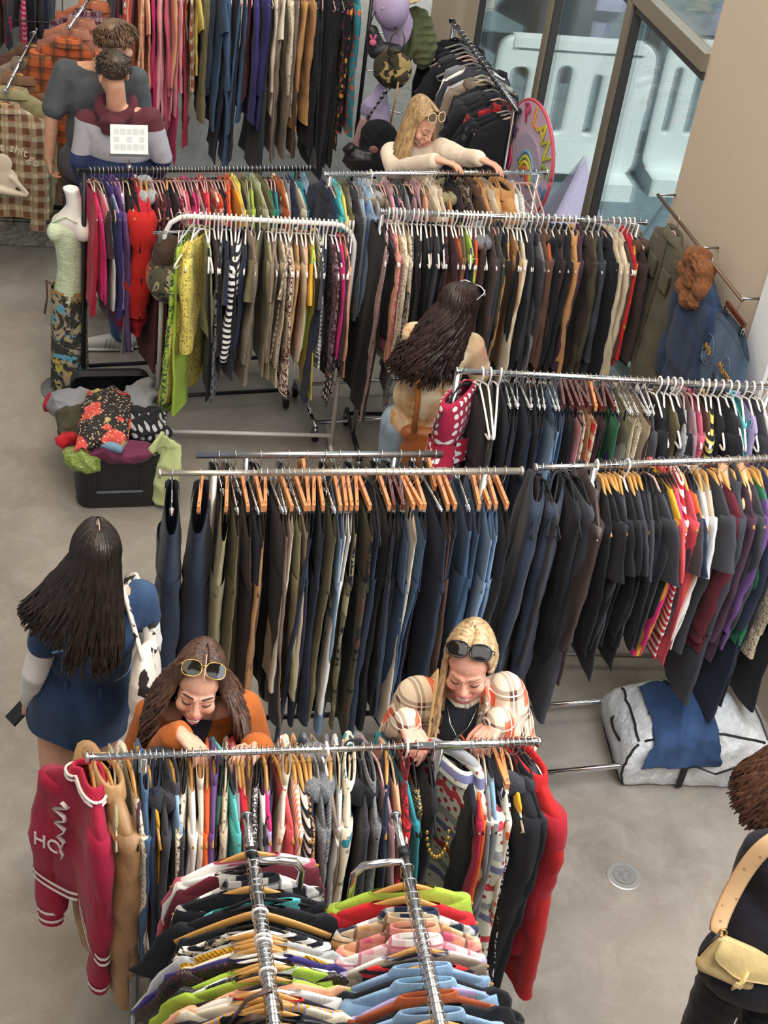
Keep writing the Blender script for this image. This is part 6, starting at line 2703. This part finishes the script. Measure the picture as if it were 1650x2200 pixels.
# ------------------------------------------------------------------ round painted sign
dn = unit(NW + np.array((0, -.12, 0)))
dx = unit(np.array((-dn[1], dn[0], 0)))
if dx @ DW < 0:
    dx = -dx
dc = onplane(1137, 338, E0 + NW * .50, NW)
ds = thing('round_sign', 'round painted lilac sign with bubble lettering at the end of the window rack', 'sign', dc, math.atan2(dx[1], dx[0]))
RS_ = .315
ds_face = -.013
def disc(r, y, name, mat, par, n=48, cx=0, cz=0, sx=1, sz=1, d=.004):
    th_ = np.linspace(0, 2 * np.pi, n, endpoint=False)
    R = [np.stack([cx + r * sx * np.cos(th_), np.full(n, yy), cz + r * sz * np.sin(th_)], -1) for yy in (y + d, y)]
    return MB().grid(R, True, True, True).build(name, mat, par, None, False)
disc(RS_, -.01, 'board', plain('sign_lilac', 'bfa9bd', .5), ds, d=.02)
MB().tube([(RS_ * math.cos(a), -.004, RS_ * math.sin(a)) for a in np.linspace(0, 6.2832, 60)], .009, 8).build('rim', plain('sign_rim', 'c9485e', .5), ds)
disc(.19, -.014, 'inner_disc', plain('sign_inner', 'a99bb3', .5), ds, cz=-.06)
for i, (c_, a0) in enumerate((('6fa0bd', .155), ('b4bd4a', .13), ('d8c648', .105), ('d2703a', .08), ('b8403a', .055))):
    MB().tube([(a0 * math.cos(a) * .8 + .01, -.018, a0 * math.sin(a) * 1.25 - .16) for a in np.linspace(.15, 2.6, 22)], .011, 6, flat=.4, upv=(0, 1, 0)).build('rainbow_band', plain('paint_' + c_, c_, .5), ds)
for ch, a, c_ in (('P', 112, 'bd3a63'), ('L', 84, 'd98d33'), ('A', 58, 'd3c23f'), ('N', 32, 'b3b843'), ('E', 6, '8fae58'), ('T', -20, '4f82b0')):
    ar = math.radians(a)
    text_obj(ch, .16, plain('paint_' + c_, c_, .5), ds, (.238 * math.cos(ar), -.016, .238 * math.sin(ar)), (math.pi / 2, math.radians(90 - a), 0), 'letter', .003)
st5 = []
for i in range(10):
    a = math.pi / 2 + i * math.pi / 5
    r_ = .055 if i % 2 == 0 else .022
    st5.append((r_ * math.cos(a), r_ * math.sin(a)))
o = plate('star', st5, [], .006, plain('paint_purple', '5c4570', .5), ds, 0)
o.location = (-.215, -.018, .08); o.rotation_euler = (math.pi / 2, 0, 0)
MB().tube([(-.26, -.016, -.0), (-.23, -.016, -.05), (-.2, -.016, -.09), (-.21, -.016, -.15), (-.24, -.016, -.19)], [.03, .035, .025, .018, .01], 8, flat=.2, upv=(0, 1, 0)).build('swirl', plain('paint_bd3a63', 'bd3a63', .5), ds)
MB().tube([(.0, .02, -RS_), (.0, .02, -dc[2] + .02)], .012, 10).box((0, .02, -dc[2] + .012), (.3, .2, .024)).build('stand', BLACKM, ds)

# white card sign on the black rail
cs = atY(276, 297, 7.02)
cr_ = rail_pt(at(170, 367, ZR8), at(672, 362, ZR8), 277)
sg = thing('card_sign', 'white card sign on a clip stem standing on the black rail', 'sign', cr_, math.radians(18))
MB().tube([(0, 0, .012), (0, 0, .09)], .004, 8).box((0, 0, .015), (.02, .03, .03)).build('stem', STEEL, sg)
R_ = np.array(Euler((math.radians(-22), 0, 0)).to_matrix())
MB().box((0, .02, .16), (.19, .006, .145), R_).build('card', plain('white_card', 'eceef0', .5), sg, None, False)
for i_ in range(5):
    for j_ in range(3):
        if (i_ * 2 + j_ * 3) % 4 != 1:
            MB().box(R_ @ np.array(((i_ - 2) * .032, -.0035, (j_ - 1) * .038)) + np.array((0, .02, .16)), (.026, .001, .026 + .004 * (i_ % 2)), R_).build('faded_print', plain('faded_grey_print', 'd2d5d6', .5), sg, None, False)
MB().box((0, -.008, .088), (.2, .012, .012)).build('holder', plain('grey_holder', '6c6f74', .4), sg, None, False)

# ------------------------------------------------------------------ wall rail and the three showpieces
w0_, w1_ = np.array(wl(.02, .10, 1.6)), np.array(wl(1.12, .10, 1.6))
wr_ = thing('wall_rail', 'thin brown hanging rail fixed to the beige wall', 'rail', w0_, 0)
MB().tube([(0, 0, 0), w1_ - w0_], .009, 10).build('bar', plain('bronze_bar', '6f5b4c', .4, .4), wr_)
for s in (.02, .6, 1.1):
    MB().tube([np.array(wl(s, .10, 1.6)) - w0_, np.array(wl(s, .0, 1.6)) - w0_], .006, 8).build('bracket', STEEL, wr_)
awl = math.atan2(DW[1], DW[0])
rnd = random.Random(5)


def wallhang(px, py):
    lo, hi = 0, 1.3
    for _ in range(40):
        m = (lo + hi) / 2
        p = np.array(wl(m, .05, 1.6)) - _C
        if 825 + FPX * (p @ _rt) / (p @ _fw) < px:
            lo = m
        else:
            hi = m
    return np.array(wl(lo, .10, 1.6))


def low_hook(g, dz):
    g.location.z -= dz


p = wallhang(1476, 0)
v = make_garment('SH', fabric('P', '5e594a'), p, awl, .03, rnd, None, 1.15, 0, 1.15)
tag(v, 'olive military shirt jacket hung flat on the beige wall', 'jacket', 'showpieces on the wall rail')
for q in (-.09, .09):
    MB().box((q, -.034, -.3), (.1, .012, .1)).build('pocket', fabric('P', '57523f'), v, None, False)
MB().tube([(0, -.032, -.12), (.004, -.036, -.5), (0, -.034, -.82)], .005, 6).build('placket', fabric('P', 'darkolive'), v)
make_hanger('r', p, awl, 'wire hanger with pink pad holding the olive jacket on the wall rail', 'hangers on the wall rail')
p = wallhang(1548, 0)
v = make_garment('FJ', fabric('J', '22344f'), p, awl, .035, rnd, None, 1.1, 0, 1.0)
for ch in v.children:
    if ch.name.startswith('fur'):
        bpy.data.objects.remove(ch)
        break
mb = MB()
for i in range(9):
    a = i / 8 * math.pi * 2
    mb.ell((-.05 + .10 * math.cos(a), -.03, -.12 + .11 * math.sin(a)), (.055, .06, .06))
mb.ell((-.05, -.02, -.12), (.1, .06, .1))
link('fur_collar', remesh(mb, .009, 1, .008, 30), fabric('U', '8a5836'), v)
tag(v, 'dark denim jacket with a big rust brown fur collar on the wall rail', 'jacket', 'showpieces on the wall rail')
make_hanger('k', p, awl, 'thin hanger holding the fur-collared denim jacket on the wall rail', 'hangers on the wall rail')
p = wallhang(1612, 0)
v = make_garment('JN', fabric('J', '485c74'), p + np.array((0, 0, -.02)), awl, .03, rnd, None, 1.0, 0, 1.15)
tag(v, 'faded blue jeans with gold embroidered pockets at the near end of the wall rail', 'jeans', 'showpieces on the wall rail')
GT = plain('gold_thread', 'c08a34', .7)
for q, s_ in ((-.1, 'Mfs'), (.1, 'Moms')):
    hp = MB().tube([(q + .055 * math.cos(a), -.033, -.30 + (.065 if math.sin(a) > 0 else .09) * math.sin(a)) for a in np.linspace(0, 6.2832, 24)], .0018, 5).build('pocket_stitching', fabric('J', '5f7690'), v)
    text_obj(s_, .055, GT, hp, (q, -.036, -.31), (math.pi / 2, 0, 0), 'embroidery', .002, .3)
make_hanger('b', p, awl, 'dark wooden clip hanger holding the faded embroidered jeans on the wall', 'hangers on the wall rail')

# ------------------------------------------------------------------ plaid shirts on the two slant arms at the left
def slant_arm(label, P0, P1, items, grp, rz0):
    P0, P1 = np.array(P0), np.array(P1)
    a_ = thing('slant_arm', label, 'display arm', P0, 0, 'slant arms on the wire grid')
    MB().tube([(0, 0, 0), P1 - P0], .010, 10).build('arm', CHROME, a_)
    for t in np.linspace(.1, 1, len(items)):
        q = (P1 - P0) * t
        MB().ell(q + np.array((0, 0, .014)), (.006, .006, .01), None, 8, 6).build('peg', CHROME, a_)
    for t, (code, mat, lab, L_) in zip(np.linspace(.1, 1.0, len(items)), items):
        p = P0 + (P1 - P0) * t
        g = make_garment(code, mat, p, rz0 + rnd.uniform(-.06, .06), .036, rnd, None, L_, 0, 1.18)
        tag(g, lab, 'shirt' if code == 'SH' else 'jacket', grp)
        make_hanger('w', p, rz0, 'wooden hanger under the ' + ' '.join(lab.split()[:9]), 'hangers on the slant arms')


arz = math.radians(10)
p1_ = atY(147, 62, 8.42)
slant_arm('chrome slant arm holding orange plaid shirts above the men', p1_ + np.array((.06, .42, .12)), p1_,
          [('SH', fabric('P', 'b0664a'), 'terracotta overshirt at the back of the orange shirt arm', 1.0), ('SH', fabric('K', 'burgundy', 'mauve', 'plum'), 'maroon blotched plaid shirt second from the back of the orange arm', 1.0),
           ('SH', fabric('P', 'a8705c'), 'dusty rose cord shirt in the middle of the orange shirt arm', 1.0), ('SH', fabric('P', '9c6a58'), 'faded pink-brown shirt behind the front orange plaid shirt', 1.0),
           ('SH', fabric('K', 'c8673a', '6d4a36', '5b3b2e'), 'orange and brown plaid flannel shirt at the front of its slant arm', 1.05)], 'plaid and rose shirts on the slant arm', arz)
p2_ = atY(10, 200, 8.15)
slant_arm('chrome slant arm at the left picture edge holding brown jackets', p2_ + np.array((.05, .5, .22)), p2_,
          [('JK', fabric('P', 'brown'), 'dark brown jacket at the back of the left edge arm', 1.1), ('JK', fabric('P', 'taupe'), 'taupe jacket second from the back of the left edge arm', 1.05), ('JK', fabric('P', '7d5e48'), 'brown suede jacket in the middle of the left edge arm', 1.05),
           ('JK', fabric('P', 'khaki'), 'khaki jacket just behind the printed plaid shirt', 1.1), ('SH', fabric('K', '6f4a36', 'b9b196', '9c7a5c'), 'brown and cream checked shirt with a printed white back at the left edge', 1.0)], 'brown jackets on the slant arm', arz)
front = [o_ for o_ in COL.objects if o_.get('label', '').startswith('brown and cream checked shirt')][0]
IV = plain('ivory_print', 'e6d8c4', .8)
for s_, x_, z_, r_ in (('t', -.02, -.31, 0), ('shit', .075, -.325, -18), ('go', .165, -.385, -40)):
    text_obj(s_, .075, IV, front, (x_, -.056, z_), (math.pi / 2, math.radians(-r_), 0), 'lettering')
mb = MB()
mb.ell((-.02, -.05, -.42), (.06, .008, .07)).ell((-.0, -.05, -.52), (.075, .008, .08)).cone((.03, -.05, -.5), .02, (.12, -.05, -.6), .012).cone((-.05, -.05, -.58), .03, (.11, -.05, -.61), .014)
link('ghost_print', remesh(mb, .006, 2), IV, front)

# ------------------------------------------------------------------ caps and bags by the column
hp_ = atY(850, -10, 9.25)
std = thing('display_stand', 'black post hung with caps and bags beside the window column', 'display stand', (hp_[0], 9.42, 0))
MB().tube([(0, 0, 0), (0, 0, 2.0)], .016, 12).box((0, 0, .015), (.5, .5, .03)).build('post', BLACKM, std)
for z_ in (1.0, 1.25, 1.5, 1.72, 1.9):
    MB().tube([(-.14, -.06, z_ + .01), (-.12, -.07, z_), (0, -.04, z_), (.12, -.07, z_), (.14, -.06, z_ + .01)], .005, 6).build('hook', CHROME, std)


def cap(label, p, R, mat, vis, s=1.0, lining=None):
    o = thing('cap', label, 'cap', p, 0, 'caps and bags on the post')
    rows = []
    for t in np.linspace(0, 1, 9):
        a = t * 1.5
        rows.append([R @ (np.array((.085 * math.cos(a) * math.cos(b), .1 * math.cos(a) * math.sin(b), .1 * math.sin(a))) * s) for b in np.linspace(0, 6.2832, 26, endpoint=False)])
    cr = MB().grid(rows, True, False, True).build('crown', mat, o)
    MB().ell(R @ (np.array((0, 0, .1)) * s), np.array((.008, .008, .005)) * s, R, 10, 6).build('button', mat, cr)
    rows = []
    for t in np.linspace(0, 1, 6):
        rows.append([R @ (np.array((.085 * math.sin(b) * (1 + .0 * t), .1 * math.cos(b) + t * .085 * max(0, math.cos(b)) ** .5, -.018 * t + .012 * math.cos(b * 2) * t)) * s) for b in np.linspace(-1.3, 1.3, 16)])
    rows = np.array(rows)
    MB().grid(np.concatenate([rows, rows[:, ::-1] - R @ np.array((0, 0, .006))], 1), True, True, True).build('visor', vis, o)
    return o


def rotm(x, y, z):
    return np.array(Euler((math.radians(x), math.radians(y), math.radians(z))).to_matrix())


cap('crumpled lilac cap hung above the black pouch', atY(843, 15, 9.1), rotm(-80, 20, 160), fabric('P', 'a393b3'), fabric('P', 'a393b3'), 1.35)
cap('cream cap at the top of the post', atY(890, -8, 9.2), rotm(20, 10, -150), fabric('P', 'cdbb96'), fabric('P', 'cdbb96'), 1.1)
o = thing('jacket', 'olive green jacket bundled on the post behind the camouflage bag', 'jacket', atY(893, 70, 9.2), 0, 'caps and bags on the post')
mb = MB().ell((0, 0, .02), (.12, .07, .14)).ell((.07, -.02, -.08), (.08, .06, .15)).ell((-.06, -.02, -.1), (.06, .05, .14)).tube([(-.02, -.06, .1), (0, -.08, -.05), (-.03, -.07, -.2)], .025, 8)
link('cloth', remesh(mb, .009, 2, .008, 14), fabric('P', '5e6446'), o)
o = thing('backpack', 'small camouflage sequin backpack hung on the post', 'bag', atY(843, 148, 8.95), 0, 'caps and bags on the post')
mb = MB().ell((0, 0, 0), (.125, .06, .125)).ell((.02, -.03, -.03), (.09, .05, .08))
link('body', remesh(mb, .009, 3, .003, 14), fabric('C', '3a3528', '9c8757', '17150f'), o)
MB().tube([(-.04, 0, .11), (-.03, .0, .2), (.02, 0, .26), (.05, 0, .2), (.05, 0, .11)], .012, 6, flat=.4).build('strap', fabric('E', 'darkolive'), o)
MB().tube([(-.02, -.055, -.11), (-.08, -.06, -.25), (-.13, -.06, -.38)], .016, 6, flat=.35).build('strap', fabric('S', 'black', 'grey'), o)
o = thing('pouch', 'black leather crescent pouch with a pink bunny patch', 'bag', atY(822, 88, 9.0), 0, 'caps and bags on the post')
mb = MB().cone((-.07, 0, .05), .04, (-.03, 0, -.06), .06).cone((-.03, 0, -.06), .06, (.09, 0, -.05), .045)
link('body', remesh(mb, .008, 3, .002, 14), fabric('E', 'black'), o)
MB().ell((-.055, -.055, .0), (.022, .006, .02)).ell((-.045, -.055, .035), (.007, .005, .02), rotm(0, 15, 0)).ell((-.07, -.055, .032), (.007, .005, .02), rotm(0, -25, 0)).build('patch', plain('pink_patch', 'd8628c', .5), o)
MB().tube([(-.09, 0, .08), (-.07, .01, .16), (.0, .02, .2), (.07, .01, .08)], .008, 6, flat=.5).build('strap', fabric('E', 'black'), o)
o = thing('shirt', 'pale lavender shirt hanging low behind the striped bag strap', 'shirt', atY(812, 235, 9.1), 0, 'caps and bags on the post')
mb = MB().ell((0, 0, 0), (.07, .04, .18)).ell((.04, -.01, -.08), (.05, .04, .14)).ell((-.05, 0, .03), (.05, .04, .1), rotm(0, 30, 0))
link('cloth', remesh(mb, .009, 2, .008, 14), fabric('P', 'b9aed4'), o)
o = thing('backpack', 'black studded backpack with a rose patch hung low beside the blonde woman', 'bag', atY(812, 312, 8.85), 0, 'caps and bags on the post')
mb = MB().ell((0, 0, .02), (.13, .07, .16)).ell((0, -.04, -.08), (.12, .06, .1)).ell((-.08, 0, -.12), (.1, .06, .09))
link('body', remesh(mb, .01, 3, .006, 12), fabric('P', 'black'), o)
MB().ell((-.02, -.08, .0), (.03, .008, .025)).build('rose_patch', plain('rose_patch', '8f6460', .6), o)
MB().tube([(.06, 0, .15), (.07, -.02, .3), (.075, 0, .42)], .018, 6, flat=.35).build('strap', fabric('E', 'camel'), o)
o = thing('handbag', 'small pink and grey satchel hanging from a striped strap', 'bag', atY(781, 280, 8.9), 0, 'caps and bags on the post')
R_ = rotm(0, 14, 0)
MB().box((0, 0, .03), (.075, .05, .09), R_).box(R_ @ np.array((0, .0, -.06)), (.08, .055, .11), R_).build('body', plain('satchel_pink', 'b08f90', .5), o, None, False)
MB().tube([(.01, 0, .08), (.1, 0, .24), (.17, .02, .36)], .02, 6, flat=.3).build('strap', fabric('S', 'black', 'grey'), o)
o = thing('handbag', 'black bag slumped at the foot of the post near the blonde woman', 'bag', atY(775, 345, 8.8), 0, 'caps and bags on the post')
mb = MB().ell((0, 0, 0), (.12, .07, .09)).ell((-.07, 0, .05), (.05, .04, .06)).ell((.06, 0, .05), (.05, .04, .06))
link('body', remesh(mb, .01, 2, .008, 16), fabric('E', 'black'), o)
# caps clipped on the white rack
RW = rail_pt(Ai, Bi, 386)
cap('camouflage cap with an orange plaid lining clipped to the white rack', atY(368, 612, RW[1] - .05), rotm(10, -25, 30), fabric('C', 'darkolive', 'khaki', 'black'), fabric('K', 'b5603a', 'rust', 'brown'), 1.3)
o = thing('hat', 'dark brown felt hat hanging behind the camouflage cap', 'hat', atY(362, 545, RW[1]), 0)
mb = MB().ell((0, 0, 0), (.085, .09, .10)).ell((0, 0, -.06), (.1, .1, .03))
link('crown', remesh(mb, .009, 2, .003, 10), fabric('P', '4a3a2e'), o)
h_ = make_hanger('m', RW, 0.4, 'metal clip hanger holding the caps at the left of the white rack', 'hangers on the white rail')
MB().tube([(0, 0, -.08), (-.01, -.02, -.2), (0, -.03, -.28)], .004, 6).build('clip_chain', CHROME, h_)
